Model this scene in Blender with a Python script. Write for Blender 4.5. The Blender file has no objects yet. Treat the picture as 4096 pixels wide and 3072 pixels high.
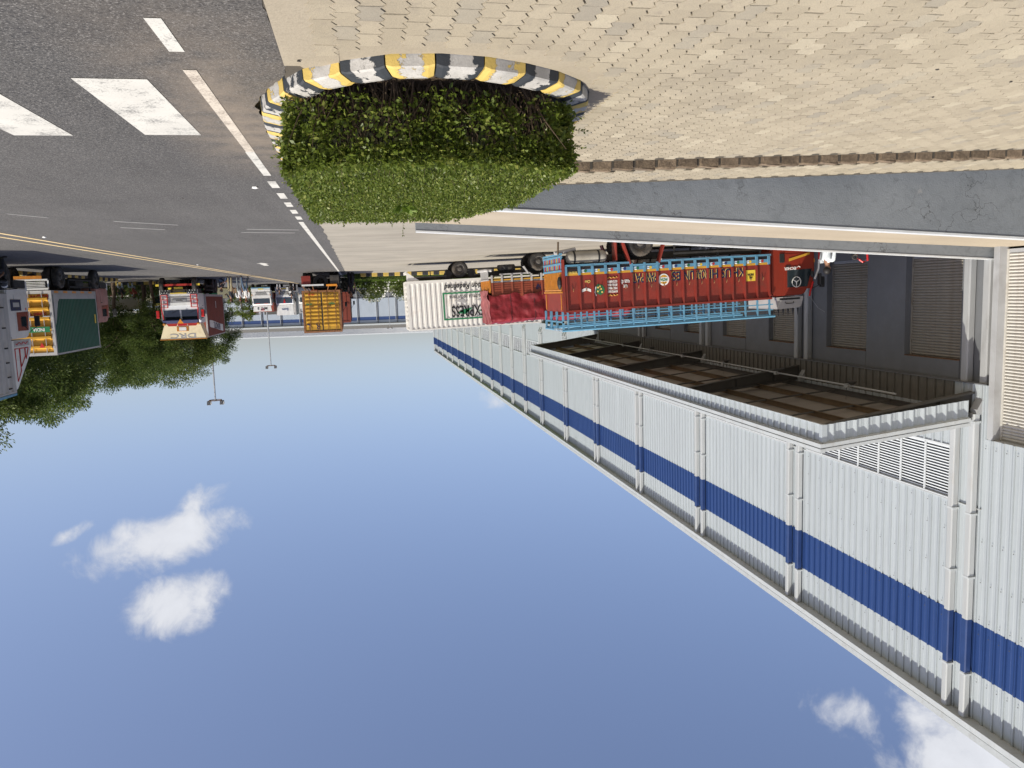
import bpy, bmesh, math, random
import numpy as np
from mathutils import Vector, Matrix, noise as mnoise
random.seed(7); RNG = np.random.default_rng(11)
R = math.radians
scene = bpy.context.scene
COL = scene.collection

# ------------------------------------------------------------------ camera (the phone was held upside down)
cam_d = bpy.data.cameras.new('camera'); cam = bpy.data.objects.new('camera', cam_d); COL.objects.link(cam)
right = Vector((0.98028, 0.19462, -0.03429)); up = Vector((0.05652, -0.10985, 0.99234)); fwd = Vector((-0.18937, 0.97471, 0.11869))
cx, cy, cz = -right, -up, -fwd
cam.matrix_world = Matrix(((cx.x, cy.x, cz.x, 0), (cx.y, cy.y, cz.y, 0), (cx.z, cy.z, cz.z, 1.70), (0, 0, 0, 1)))
cam_d.sensor_width = 36.0; cam_d.lens = 36.0*3070/4096; cam_d.clip_start = 0.1; cam_d.clip_end = 3000
scene.camera = cam

# ------------------------------------------------------------------ light
SUN = Vector((0.57, -0.37, 1.0)).normalized()
sl = bpy.data.lights.new('sun', 'SUN'); sl.energy = 5.0; sl.angle = R(0.5); sl.color = (1.0, 0.95, 0.82)
so = bpy.data.objects.new('sun', sl); COL.objects.link(so); so.location = (30, -20, 60)
so.rotation_euler = SUN.to_track_quat('Z', 'Y').to_euler()
world = bpy.data.worlds.new('World'); scene.world = world; world.use_nodes = True
wn, wl = world.node_tree.nodes, world.node_tree.links
for n in list(wn): wn.remove(n)
wout = wn.new('ShaderNodeOutputWorld'); wbg = wn.new('ShaderNodeBackground')
sky = wn.new('ShaderNodeTexSky'); sky.sky_type = 'NISHITA'; sky.sun_disc = False
sky.sun_elevation = math.asin(SUN.z); sky.sun_rotation = math.atan2(SUN.x, SUN.y)
sky.air_density = 0.85; sky.dust_density = 2.1; sky.ozone_density = 1.0; sky.altitude = 0
wbg.inputs[1].default_value = 0.134
scene.view_settings.view_transform = 'Standard'; scene.view_settings.look = 'None'
scene.view_settings.exposure = 0.2; scene.view_settings.gamma = 1.0

def wnode(t, **kw):
    n = wn.new(t)
    for k, v in kw.items(): setattr(n, k, v)
    return n
def wmath(op, a, b=None, c=None):
    n = wn.new('ShaderNodeMath'); n.operation = op
    for i, v in enumerate((a, b, c)):
        if v is None: continue
        if isinstance(v, (int, float)): n.inputs[i].default_value = v
        else: wl.new(v, n.inputs[i])
    return n.outputs[0]
def clouds():
    tc = wn.new('ShaderNodeTexCoord'); d = tc.outputs['Generated']
    n1 = wnode('ShaderNodeTexNoise'); n1.inputs['Scale'].default_value = 17; n1.inputs['Detail'].default_value = 9; n1.inputs['Roughness'].default_value = 0.6; n1.inputs['Distortion'].default_value = 0.35
    n2 = wnode('ShaderNodeTexNoise'); n2.inputs['Scale'].default_value = 7.5; n2.inputs['Detail'].default_value = 6; n2.inputs['Roughness'].default_value = 0.55
    wl.new(d, n1.inputs['Vector']); wl.new(d, n2.inputs['Vector'])
    total = None; core = None
    # heading, elevation (degrees), half width, half height, tilt, weight
    spec = CLOUDS
    for (dx, dy, dz, ux, uy, uz, hw, hh, wgt) in spec:
        c = Vector((dx, dy, dz)).normalized(); a = Vector((ux, uy, uz)); a = (a - c*a.dot(c)).normalized(); b = c.cross(a)
        def dot(v, s, o):
            n = wn.new('ShaderNodeVectorMath'); n.operation = 'DOT_PRODUCT'; wl.new(d, n.inputs[0]); n.inputs[1].default_value = v
            return wmath('MULTIPLY', n.outputs['Value'], s)
        u = dot(a, 1/hw, 0); v = dot(b, 1/hh, 0)
        r2 = wmath('ADD', wmath('MULTIPLY', u, u), wmath('MULTIPLY', v, v))
        n = wn.new('ShaderNodeVectorMath'); n.operation = 'DOT_PRODUCT'; wl.new(d, n.inputs[0]); n.inputs[1].default_value = c
        front = wmath('GREATER_THAN', n.outputs['Value'], 0.5)
        m = wmath('MULTIPLY', wmath('SUBTRACT', 1.0, r2), wgt)
        m = wmath('MAXIMUM', m, -1.5)
        m = wmath('ADD', wmath('MULTIPLY', m, front), wmath('MULTIPLY', wmath('SUBTRACT', 1.0, front), -1.5))
        total = m if total is None else wmath('MAXIMUM', total, m)
    f = wmath('ADD', wmath('MULTIPLY', wmath('SUBTRACT', n1.outputs['Fac'], 0.5), 2.5), wmath('MULTIPLY', wmath('SUBTRACT', n2.outputs['Fac'], 0.5), 2.0))
    dens = wmath('ADD', wmath('MULTIPLY', total, 0.85), wmath('ADD', f, -0.12))
    mr = wnode('ShaderNodeMapRange'); mr.interpolation_type = 'SMOOTHSTEP'; mr.inputs[1].default_value = -0.1; mr.inputs[2].default_value = 0.8
    wl.new(dens, mr.inputs[0])
    lim = wmath('GREATER_THAN', total, -1.2)
    mask = wmath('MULTIPLY', wmath('MULTIPLY', mr.outputs[0], lim), 0.93)
    shade = wmath('ADD', 0.86, wmath('MULTIPLY', wmath('MINIMUM', dens, 1.3), 0.16))
    colr = wn.new('ShaderNodeVectorMath'); colr.operation = 'SCALE'; colr.inputs[0].default_value = (5.2, 5.3, 5.6); wl.new(shade, colr.inputs['Scale'])
    mix = wn.new('ShaderNodeMix'); mix.data_type = 'RGBA'
    wb = wn.new('ShaderNodeVectorMath'); wb.operation = 'MULTIPLY'; wb.inputs[1].default_value = (1.10, 1.03, 1.07); wl.new(sky.outputs[0], wb.inputs[0])   # tints the sky alone and lifts its brightness
    wl.new(mask, mix.inputs[0]); wl.new(wb.outputs[0], mix.inputs[6]); wl.new(colr.outputs[0], mix.inputs[7])
    wl.new(mix.outputs[2], wbg.inputs[0]); wl.new(wbg.outputs[0], wout.inputs[0])
CLOUDS = [(0.2429, 0.9302, 0.2751, -0.9526, 0.2573, -0.1624, 0.0977, 0.0375, 1.0), (0.1998, 0.9509, 0.2366, -0.8994, 0.2601, -0.3514, 0.0358, 0.0195, 0.5), (0.3254, 0.9124, 0.2482, -0.8781, 0.3782, -0.293, 0.0228, 0.0098, 0.55), (0.2278, 0.9106, 0.3447, -0.9595, 0.255, -0.1197, 0.07, 0.0407, 1.15), (0.2016, 0.9228, 0.3283, -0.9436, 0.2645, -0.199, 0.0293, 0.0195, 0.7), (-0.1647, 0.9763, 0.1401, -0.9565, -0.2055, 0.207, 0.0277, 0.0137, 0.55), (-0.6057, 0.6206, 0.4979, -0.731, -0.2246, -0.6444, 0.1401, 0.1075, 1.5), (-0.5103, 0.7108, 0.4842, -0.6608, -0.6937, 0.2865, 0.0717, 0.0293, 0.6)]
clouds()

# ------------------------------------------------------------------ helpers
class MB:
    """collects vertices and faces of one mesh part"""
    def __init__(s): s.v = []; s.f = []
    def quad(s, a, b, c, d):
        i = len(s.v); s.v += [tuple(a), tuple(b), tuple(c), tuple(d)]; s.f.append((i, i+1, i+2, i+3)); return s
    def poly(s, pts):
        i = len(s.v); s.v += [tuple(p) for p in pts]; s.f.append(tuple(range(i, i+len(pts)))); return s
    def box(s, x0, x1, y0, y1, z0, z1):
        i = len(s.v)
        s.v += [(x0,y0,z0),(x1,y0,z0),(x1,y1,z0),(x0,y1,z0),(x0,y0,z1),(x1,y0,z1),(x1,y1,z1),(x0,y1,z1)]
        s.f += [(i,i+3,i+2,i+1),(i+4,i+5,i+6,i+7),(i,i+1,i+5,i+4),(i+1,i+2,i+6,i+5),(i+2,i+3,i+7,i+6),(i+3,i,i+4,i+7)]; return s
    def bbox(s, x0, x1, y0, y1, z0, z1, b=.01):
        """box with chamfered edges"""
        bm = bmesh.new(); bmesh.ops.create_cube(bm, size=1)
        for v in bm.verts: v.co = ((x0+x1)/2+v.co.x*(x1-x0), (y0+y1)/2+v.co.y*(y1-y0), (z0+z1)/2+v.co.z*(z1-z0))
        bmesh.ops.bevel(bm, geom=bm.edges[:], offset=b, segments=1, affect='EDGES', profile=.5)
        return s.frombm(bm)
    def frombm(s, bm):
        i = len(s.v); bm.verts.index_update()
        s.v += [tuple(v.co) for v in bm.verts]; s.f += [tuple(i+v.index for v in f.verts) for f in bm.faces]; bm.free(); return s
    def bar(s, p, q, w, h=None, up=(0,0,1)):
        h = h or w; p, q = Vector(p), Vector(q); d = (q-p).normalized(); u = Vector(up)
        if abs(d.dot(u)) > .98: u = Vector((1,0,0))
        a = d.cross(u).normalized()*w/2; b = a.cross(d).normalized()*h/2
        i = len(s.v)
        s.v += [tuple(x) for x in (p-a-b, p+a-b, p+a+b, p-a+b, q-a-b, q+a-b, q+a+b, q-a+b)]
        s.f += [(i,i+1,i+2,i+3),(i+7,i+6,i+5,i+4),(i,i+4,i+5,i+1),(i+1,i+5,i+6,i+2),(i+2,i+6,i+7,i+3),(i+3,i+7,i+4,i)]; return s
    def tube(s, pts, r, n=8, cap=True):
        pts = [Vector(p) for p in pts]; rs = r if isinstance(r, (list, tuple)) else [r]*len(pts); i0 = len(s.v)
        for k, p in enumerate(pts):
            d = (pts[min(k+1, len(pts)-1)]-pts[max(k-1, 0)]).normalized()
            u = Vector((0,0,1)) if abs(d.z) < .95 else Vector((1,0,0))
            a = d.cross(u).normalized(); b = a.cross(d)
            for j in range(n):
                t = 2*math.pi*j/n; s.v.append(tuple(p+(a*math.cos(t)+b*math.sin(t))*rs[k]))
        for k in range(len(pts)-1):
            for j in range(n):
                a0 = i0+k*n+j; a1 = i0+k*n+(j+1) % n; s.f.append((a0, a0+n, a1+n, a1))
        if cap: s.f.append(tuple(i0+j for j in range(n))); s.f.append(tuple(i0+(len(pts)-1)*n+j for j in reversed(range(n))))
        return s
    def lathe(s, prof, n=24, axis='y', c=(0,0,0)):
        """prof: list of (radius, along axis)"""
        i0 = len(s.v)
        for (r, t) in prof:
            for j in range(n):
                a = 2*math.pi*j/n; u, w = r*math.cos(a), r*math.sin(a)
                p = {'y': (u, t, w), 'x': (t, u, w), 'z': (u, w, t)}[axis]
                s.v.append((p[0]+c[0], p[1]+c[1], p[2]+c[2]))
        for k in range(len(prof)-1):
            for j in range(n):
                a0 = i0+k*n+j; a1 = i0+k*n+(j+1) % n; s.f.append((a0, a1, a1+n, a0+n))
        return s
    def prism(s, poly, a0, a1, axis='y'):
        """poly in the plane normal to axis; y: (x,z)  x: (y,z)  z: (x,y)"""
        def P(u, w, t): return {'y': (u, t, w), 'x': (t, u, w), 'z': (u, w, t)}[axis]
        i = len(s.v); n = len(poly)
        s.v += [P(u, w, a0) for u, w in poly]+[P(u, w, a1) for u, w in poly]
        s.f += [tuple(range(i, i+n)), tuple(range(i+2*n-1, i+n-1, -1))]
        s.f += [(i+k, i+n+k, i+n+(k+1) % n, i+(k+1) % n) for k in range(n)]; return s
    def sphere(s, c, r, n=10, sc=(1,1,1)):
        bm = bmesh.new(); bmesh.ops.create_uvsphere(bm, u_segments=n, v_segments=max(4, n*2//3), radius=r)
        for v in bm.verts: v.co = (c[0]+v.co.x*sc[0], c[1]+v.co.y*sc[1], c[2]+v.co.z*sc[2])
        return s.frombm(bm)
    def mesh(s, name, mat=None, smooth=False, fix=True):
        me = bpy.data.meshes.new(name); me.from_pydata(s.v, [], s.f)
        if fix:
            bm = bmesh.new(); bm.from_mesh(me); bmesh.ops.recalc_face_normals(bm, faces=bm.faces[:]); bm.to_mesh(me); bm.free()
        if mat: me.materials.append(mat)
        if smooth:
            me.shade_smooth()
            try: me.set_sharp_from_angle(angle=R(smooth if smooth > 1 else 40))
            except Exception: pass
        me.update(); return me
def link(o, parent=None):
    COL.objects.link(o)
    if parent is not None: o.parent = parent
    return o
def obj(name, m, mat=None, parent=None, smooth=False, loc=None, rot=None, fix=True):
    me = m.mesh(name, mat, smooth, fix) if isinstance(m, MB) else m
    o = bpy.data.objects.new(name, me); link(o, parent)
    if loc: o.location = loc
    if rot: o.rotation_euler = rot
    return o
def inst(name, src, parent=None, loc=(0,0,0), rot=(0,0,0), scale=None):
    """another object sharing the mesh (and copies of the parts) of src"""
    o = src.copy(); o.name = name; link(o, parent); o.parent = parent; o.location = loc; o.rotation_euler = rot
    if scale: o.scale = scale
    for ch in src.children:
        c = ch.copy(); link(c, o); c.parent = o
    return o
def thing(name, label, cat, loc=(0,0,0), rot=(0,0,0), group=None):
    o = bpy.data.objects.new(name, None); link(o); o.location = loc; o.rotation_euler = rot; o.empty_display_size = .2
    return tag(o, label, cat, group)
def tag(o, label, cat, group=None):
    o['label'] = label; o['category'] = cat
    if group: o['group'] = group
    return o
def struct(o): o['kind'] = 'structure'; return o
def stuff(o): o['kind'] = 'stuff'; return o
def gz(x): return -.025*max(0., -x-2.5)

# ------------------------------------------------------------------ materials
def nm(mat):
    mat.use_nodes = True; n = mat.node_tree.nodes; l = mat.node_tree.links
    return n, l, n['Principled BSDF']
def rgb(c): return (c[0], c[1], c[2], 1.0)
def noise(n, l, vec, scale, detail=4, rough=.55, dist=0):
    t = n.new('ShaderNodeTexNoise'); t.inputs['Scale'].default_value = scale; t.inputs['Detail'].default_value = detail
    t.inputs['Roughness'].default_value = rough; t.inputs['Distortion'].default_value = dist
    l.new(vec, t.inputs['Vector']); return t.outputs['Fac']
def ramp(n, l, fac, p0, p1, c0=0., c1=1.):
    m = n.new('ShaderNodeMapRange'); m.inputs[1].default_value = p0; m.inputs[2].default_value = p1; m.inputs[3].default_value = c0; m.inputs[4].default_value = c1
    l.new(fac, m.inputs[0]); return m.outputs[0]
def mixc(n, l, fac, a, b, mode='MIX'):
    m = n.new('ShaderNodeMix'); m.data_type = 'RGBA'; m.blend_type = mode
    for k, v in ((0, fac), (6, a), (7, b)):
        if isinstance(v, (int, float)): m.inputs[k].default_value = v
        elif isinstance(v, (tuple, list)): m.inputs[k].default_value = rgb(v)
        else: l.new(v, m.inputs[k])
    return m.outputs[2]
def mth(n, l, op, a, b=None):
    m = n.new('ShaderNodeMath'); m.operation = op
    for i, v in enumerate((a, b)):
        if v is None: continue
        if isinstance(v, (int, float)): m.inputs[i].default_value = v
        else: l.new(v, m.inputs[i])
    return m.outputs[0]
def bump(n, l, h, dist, strength=1.0):
    b = n.new('ShaderNodeBump'); b.inputs['Distance'].default_value = dist; b.inputs['Strength'].default_value = strength
    l.new(h, b.inputs['Height']); return b.outputs['Normal']
MATS = {}
def pm(name, col, rough=.6, var=.12, scale=3., metal=0., dirt=None, damt=.35, dscale=1.2, bmp=0., bscale=30., spec=.4, stretch=None, rnd=0.):
    """plain weathered surface: tone variation, blotchy dirt, fine relief"""
    if name in MATS: return MATS[name]
    m = bpy.data.materials.new(name); n, l, p = nm(m)
    tc = n.new('ShaderNodeTexCoord'); vec = tc.outputs['Object']
    if stretch:
        mp = n.new('ShaderNodeMapping'); mp.inputs['Scale'].default_value = stretch; l.new(vec, mp.inputs[0]); vec = mp.outputs[0]
    f = noise(n, l, vec, scale, 5)
    c = mixc(n, l, ramp(n, l, f, .3, .7), tuple(x*(1-var) for x in col), tuple(min(1, x*(1+var)) for x in col))
    if dirt:
        g = noise(n, l, vec, dscale, 7, .65, .4)
        c = mixc(n, l, ramp(n, l, g, .5, .78, 0., damt*2), c, dirt)
    if rnd:
        oi = n.new('ShaderNodeObjectInfo'); c = mixc(n, l, 1.0, c, mixc(n, l, oi.outputs['Random'], (1-rnd,)*3, (1+rnd*.4,)*3), 'MULTIPLY')
    l.new(c, p.inputs['Base Color']); p.inputs['Roughness'].default_value = rough; p.inputs['Metallic'].default_value = metal
    p.inputs['Specular IOR Level'].default_value = spec
    if bmp: l.new(bump(n, l, noise(n, l, vec, bscale, 6, .6), bmp), p.inputs['Normal'])
    MATS[name] = m; return m
def glass(name, col=(.02,.03,.035), rough=.06):
    if name in MATS: return MATS[name]
    m = bpy.data.materials.new(name); n, l, p = nm(m); p.inputs['Base Color'].default_value = rgb(col); p.inputs['Roughness'].default_value = rough
    p.inputs['Specular IOR Level'].default_value = .8; MATS[name] = m; return m
def leafmat(name, c0, c1, c2, trans=.25, rough=.5, scale=1.5):
    m = bpy.data.materials.new(name); n, l, p = nm(m)
    at = n.new('ShaderNodeAttribute'); at.attribute_name = 'rnd'
    c = mixc(n, l, ramp(n, l, at.outputs['Fac'], 0, .6), c0, c1); c = mixc(n, l, ramp(n, l, at.outputs['Fac'], .72, 1.), c, c2)
    tc = n.new('ShaderNodeTexCoord'); f = noise(n, l, tc.outputs['Object'], scale, 3)
    c = mixc(n, l, ramp(n, l, f, .35, .7, 0., .45), c, tuple(x*.55 for x in c1))
    l.new(c, p.inputs['Base Color']); p.inputs['Roughness'].default_value = rough; p.inputs['Specular IOR Level'].default_value = .35
    tr = n.new('ShaderNodeBsdfTranslucent'); l.new(c, tr.inputs[0]); mx = n.new('ShaderNodeMixShader'); mx.inputs[0].default_value = trans
    out = n['Material Output']; l.new(p.outputs[0], mx.inputs[1]); l.new(tr.outputs[0], mx.inputs[2]); l.new(mx.outputs[0], out.inputs[0])
    return m
def leafcloud(name, pts, dirs, sizes, mat, asp=.5, fold=.25):
    """many leaf-shaped faces (rhombus with a fold) as one mesh; arrays of n"""
    n = len(pts); d = dirs/np.linalg.norm(dirs, axis=1, keepdims=True)
    rr = RNG.normal(size=(n, 3)); a = np.cross(d, rr); a /= np.linalg.norm(a, axis=1, keepdims=True)+1e-9; nn = np.cross(d, a)
    L = sizes[:, None]; W = L*asp*.5
    v = np.empty((n, 4, 3)); v[:, 0] = pts; v[:, 1] = pts+d*L*.5+a*W+nn*W*fold; v[:, 2] = pts+d*L; v[:, 3] = pts+d*L*.5-a*W+nn*W*fold
    me = bpy.data.meshes.new(name); me.vertices.add(n*4); me.vertices.foreach_set('co', v.reshape(-1).astype(np.float32))
    me.loops.add(n*4); me.loops.foreach_set('vertex_index', np.arange(n*4, dtype=np.int32)); me.polygons.add(n)
    me.polygons.foreach_set('loop_start', np.arange(0, n*4, 4, dtype=np.int32))
    try: me.polygons.foreach_set('loop_total', np.full(n, 4, dtype=np.int32))
    except Exception: pass
    at = me.attributes.new('rnd', 'FLOAT', 'FACE'); at.data.foreach_set('value', RNG.random(n).astype(np.float32))
    me.materials.append(mat); me.update(calc_edges=True); me.validate(); return me
def textmesh(body, size, mat, font=None, shear=0., spacing=1., extrude=.004, align='CENTER', bold=.018):
    cu = bpy.data.curves.new('lettering', 'FONT'); cu.body = body; cu.size = size; cu.extrude = extrude; cu.shear = shear; cu.space_character = spacing
    cu.align_x = align; cu.align_y = 'CENTER'; cu.resolution_u = 3; cu.offset = bold*size
    o = bpy.data.objects.new('lettering_tmp', cu); COL.objects.link(o)
    dg = bpy.context.evaluated_depsgraph_get(); me = bpy.data.meshes.new_from_object(o.evaluated_get(dg))
    bpy.data.objects.remove(o); me.name = 'lettering'; me.materials.clear(); me.materials.append(mat); return me
def letter(body, size, mat, parent, loc, face='+y', sx=1., name='lettering', **kw):
    """lettering on a truck: face +y / -y side, +x front, -x rear (truck frame)"""
    me = textmesh(body, size, mat, **kw)
    rot = {'+y': (R(90), 0, R(180)), '-y': (R(90), 0, 0), '+x': (R(90), 0, R(90)), '-x': (R(90), 0, R(-90)), 'z': (0, 0, 0)}[face]
    o = bpy.data.objects.new(name, me); link(o, parent); o.location = loc; o.rotation_euler = rot; o.scale = (sx, 1, 1); return o

# ------------------------------------------------------------------ ground materials
def asphalt():
    m = bpy.data.materials.new('asphalt'); n, l, p = nm(m); tc = n.new('ShaderNodeTexCoord'); v = tc.outputs['Object']
    c = mixc(n, l, ramp(n, l, noise(n, l, v, .35, 5, .6), .3, .7), (.060,.057,.054), (.088,.084,.079))
    mp = n.new('ShaderNodeMapping'); mp.inputs['Scale'].default_value = (2.2, .12, 1); l.new(v, mp.inputs[0])
    c = mixc(n, l, ramp(n, l, noise(n, l, mp.outputs[0], .8, 4), .45, .72, 0, .35), c, (.125,.12,.115))
    c = mixc(n, l, ramp(n, l, noise(n, l, v, .9, 7, .7, 1.2), .58, .70, 0, .55), c, (.05,.048,.047))
    c = mixc(n, l, ramp(n, l, noise(n, l, v, 9, 3, .6), .70, .78, 0, .6), c, (.03,.03,.03))
    sp = noise(n, l, v, 75, 2, .7); c = mixc(n, l, ramp(n, l, sp, .55, .66, 0, .9), c, (.24,.23,.22))
    c = mixc(n, l, ramp(n, l, noise(n, l, v, 48, 2, .6), .50, .62, 0, .75), c, (.022,.022,.024))
    sx = n.new('ShaderNodeSeparateXYZ'); l.new(v, sx.inputs[0])      # blown sand beside the planter kerb
    d1 = ramp(n, l, mth(n, l, 'ABSOLUTE', mth(n, l, 'SUBTRACT', sx.outputs[0], 1.0)), .95, .1)
    d2 = ramp(n, l, mth(n, l, 'ABSOLUTE', mth(n, l, 'SUBTRACT', sx.outputs[1], 7.9)), 3.9, .6)
    dd = mth(n, l, 'MULTIPLY', mth(n, l, 'MULTIPLY', d1, d2), ramp(n, l, noise(n, l, v, 2.2, 6, .65), .25, .62))
    c = mixc(n, l, mth(n, l, 'MULTIPLY', dd, .85), c, (.225,.185,.145))
    l.new(c, p.inputs['Base Color']); p.inputs['Roughness'].default_value = .82; p.inputs['Specular IOR Level'].default_value = .35
    h = mth(n, l, 'ADD', noise(n, l, v, 85, 3, .7), mth(n, l, 'MULTIPLY', noise(n, l, v, 2.5, 3), .8)); l.new(bump(n, l, h, .007), p.inputs['Normal'])
    return m
def concrete(name, c0, c1, streak=True, stain=(.16,.14,.12), sa=.5):
    m = bpy.data.materials.new(name); n, l, p = nm(m); tc = n.new('ShaderNodeTexCoord'); v = tc.outputs['Object']
    c = mixc(n, l, ramp(n, l, noise(n, l, v, .5, 6, .6), .3, .7), c0, c1)
    if streak:
        mp = n.new('ShaderNodeMapping'); mp.inputs['Scale'].default_value = (.25, 1.6, 1); l.new(v, mp.inputs[0])
        c = mixc(n, l, ramp(n, l, noise(n, l, mp.outputs[0], .9, 6, .62, .5), .5, .75, 0, sa), c, stain)
    c = mixc(n, l, ramp(n, l, noise(n, l, v, 40, 3), .45, .7, 0, .3), c, tuple(x*.72 for x in c0))
    l.new(c, p.inputs['Base Color']); p.inputs['Roughness'].default_value = .85; p.inputs['Specular IOR Level'].default_value = .3
    l.new(bump(n, l, noise(n, l, v, 60, 4), .004), p.inputs['Normal']); return m
def paint(name, col, wear=.45, base=(.1,.098,.095)):
    m = bpy.data.materials.new(name); n, l, p = nm(m); tc = n.new('ShaderNodeTexCoord'); v = tc.outputs['Object']
    c = mixc(n, l, ramp(n, l, noise(n, l, v, 1.6, 4), .3, .7), tuple(x*.86 for x in col), col)
    f = mth(n, l, 'ADD', mth(n, l, 'MULTIPLY', noise(n, l, v, 55, 5, .7), .55), mth(n, l, 'MULTIPLY', noise(n, l, v, 3.5, 5, .6), .45))
    c = mixc(n, l, ramp(n, l, f, .63-wear*.2, .74-wear*.2, 0, .85), c, base)
    l.new(c, p.inputs['Base Color']); p.inputs['Roughness'].default_value = .7; return m
def soilmat(name, a, b, c3):
    m = bpy.data.materials.new(name); n, l, p = nm(m); tc = n.new('ShaderNodeTexCoord'); v = tc.outputs['Object']
    c = mixc(n, l, ramp(n, l, noise(n, l, v, .4, 6, .6), .35, .65), a, b); c = mixc(n, l, ramp(n, l, noise(n, l, v, 6, 6, .65), .5, .7, 0, .7), c, c3)
    l.new(c, p.inputs['Base Color']); p.inputs['Roughness'].default_value = .95; p.inputs['Specular IOR Level'].default_value = .2
    l.new(bump(n, l, noise(n, l, v, 12, 6), .05), p.inputs['Normal']); return m
def pavermat(name, attr):
    m = bpy.data.materials.new(name); n, l, p = nm(m); tc = n.new('ShaderNodeTexCoord')
    geo = n.new('ShaderNodeNewGeometry'); v = geo.outputs['Position']
    if attr: a = n.new('ShaderNodeAttribute'); a.attribute_name = 'rnd'; r = a.outputs['Fac']
    else: a = n.new('ShaderNodeObjectInfo'); r = a.outputs['Random']
    c = mixc(n, l, ramp(n, l, r, 0, .75), (.295,.255,.188), (.355,.308,.23)); c = mixc(n, l, ramp(n, l, r, .84, .9), c, (.27,.243,.195)); c = mixc(n, l, ramp(n, l, r, .95, .97), c, (.40,.353,.265))
    c = mixc(n, l, ramp(n, l, noise(n, l, v, 1.1, 6, .6), .42, .66, 0, .5), c, (.39,.342,.255))
    c = mixc(n, l, ramp(n, l, noise(n, l, v, 4.5, 6, .7, .6), .56, .74, 0, .55), c, (.21,.18,.15))
    c = mixc(n, l, ramp(n, l, noise(n, l, v, .55, 7, .65, .8), .5, .72, 0, .5), c, (.24,.21,.165))
    c = mixc(n, l, ramp(n, l, noise(n, l, v, 160, 3, .7), .5, .7, 0, .6), c, (.16,.138,.11))
    l.new(c, p.inputs['Base Color']); p.inputs['Roughness'].default_value = .88; p.inputs['Specular IOR Level'].default_value = .25
    l.new(bump(n, l, mth(n, l, 'ADD', noise(n, l, v, 110, 4, .7), mth(n, l, 'MULTIPLY', noise(n, l, v, 14, 4), 1.2)), .004), p.inputs['Normal']); return m
M_asph = asphalt(); M_apron = concrete('apron_concrete', (.245,.226,.19), (.325,.297,.25), True, (.19,.168,.14), .8)
M_mortar = concrete('mortar', (.265,.228,.17), (.35,.305,.235), False); M_joint = concrete('joint_sand', (.06,.052,.042), (.10,.087,.07), False)
M_white = paint('road_white', (.55,.535,.49), .6); M_wdust = paint('road_white_dusty', (.56,.50,.42), .75, (.22,.18,.145)); M_yel = paint('road_yellow', (.62,.47,.24), .3)
M_worn = paint('worn_paint', (.26,.255,.24), .55); M_verge = soilmat('verge_soil', (.085,.078,.045), (.12,.105,.065), (.06,.085,.025)); M_pav = pavermat('paver', False); M_pavs = pavermat('paver_field', True)
M_ramp = concrete('ramp_paving', (.32,.27,.205), (.385,.33,.255), True, (.265,.22,.165), .4)

# ------------------------------------------------------------------ ground sheets
XS = [-600, -17.0, -12, -8, -5, -2.5, 0, 14.75, 600]
m = MB()
for a, b in zip(XS[:-1], XS[1:]): m.quad((a, -300, gz(max(a,-17))-.06), (b, -300, gz(max(b,-17))-.06), (b, 1500, gz(max(b,-17))-.06), (a, 1500, gz(max(a,-17))-.06))
struct(obj('ground', m, M_verge))
m = MB()
for a, b in ((-17.3,-12),(-12,-8),(-8,-5),(-5,-2.5),(-2.5,.9)): m.quad((a, 11.9, gz(a)), (b, 11.9, gz(b)), (b, 56.3, gz(b)), (a, 56.3, gz(a)))
struct(obj('apron', m, M_apron))
m = MB(); left = []
y = -8.
while y < 420:
    x = .43 if y < 6.25 else (.80 if y > 7.2 else .43+.37*(y-6.25)/.95)
    if y > 12: x = .77
    left.append((x+random.uniform(-.014,.014)+.02*math.sin(y*3.1), y)); y += .07 if y < 12 else (.35 if y < 60 else 40)
for (a, b) in zip(left[:-1], left[1:]): m.quad((a[0], a[1], .006), (14.75, a[1], .006), (14.75, b[1], .006), (b[0], b[1], .006))
road = struct(obj('road', m, M_asph))
def mark(name, pts, mat, z=.0105):
    return obj(name, MB().poly([(x, y, z) for x, y in pts]), mat, road)
def rect(name, x0, x1, y0, y1, mat): return mark(name, [(x0,y0),(x1,y0),(x1,y1),(x0,y1)], mat)
for k in range(6): rect('crosswalk_stripe', 1.475+1.21*k, 2.005+1.21*k, 6.44+.05*(k % 2), 8.48+.05*(k % 2), M_white)
rect('edge_line', 1.06, 1.16, 5.1, 5.74, M_white); rect('edge_line', 1.07, 1.165, 6.17, 9.4, M_wdust); rect('edge_line', 1.075, 1.175, 9.4, 11.15, M_white)
for a, b in ((3.9,4.55),(11.68,12.35),(12.95,13.64),(14.17,14.82),(15.33,16.0),(16.55,17.2)): rect('lane_dash', 1.075, 1.19, a, b, M_white)
rect('edge_line', 1.10, 1.205, 17.73, 58.5, M_white)
def yl(x0, y0, s):
    for a, b in ((4, 30), (30, 56), (56, 100)): mark('centre_line', [(x0-s*(a-y0), a), (x0-s*(a-y0)+.1, a), (x0-s*(b-y0)+.1, b), (x0-s*(b-y0), b)], M_yel)
yl(7.7, 19.1, .0256); yl(8.12, 19.1, .029)
mark('direction_arrow', [(4.5,37.0),(4.2,36.3),(3.95,37.2),(4.12,37.25),(4.18,39.3),(4.42,39.3),(4.38,37.1)], M_white)
for (x0, y0, x1, y1) in ((6.05,15.3,5.65,16.05),(4.75,16.9,3.75,17.9),(5.0,18.25,4.25,18.95),(2.5,19.2,1.35,19.65),(2.75,20.05,1.5,20.5)):
    mark('worn_mark', [(x0,y0),(x1,y1),(x1,y1+.16),(x0,y0+.16)], M_worn)
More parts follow.
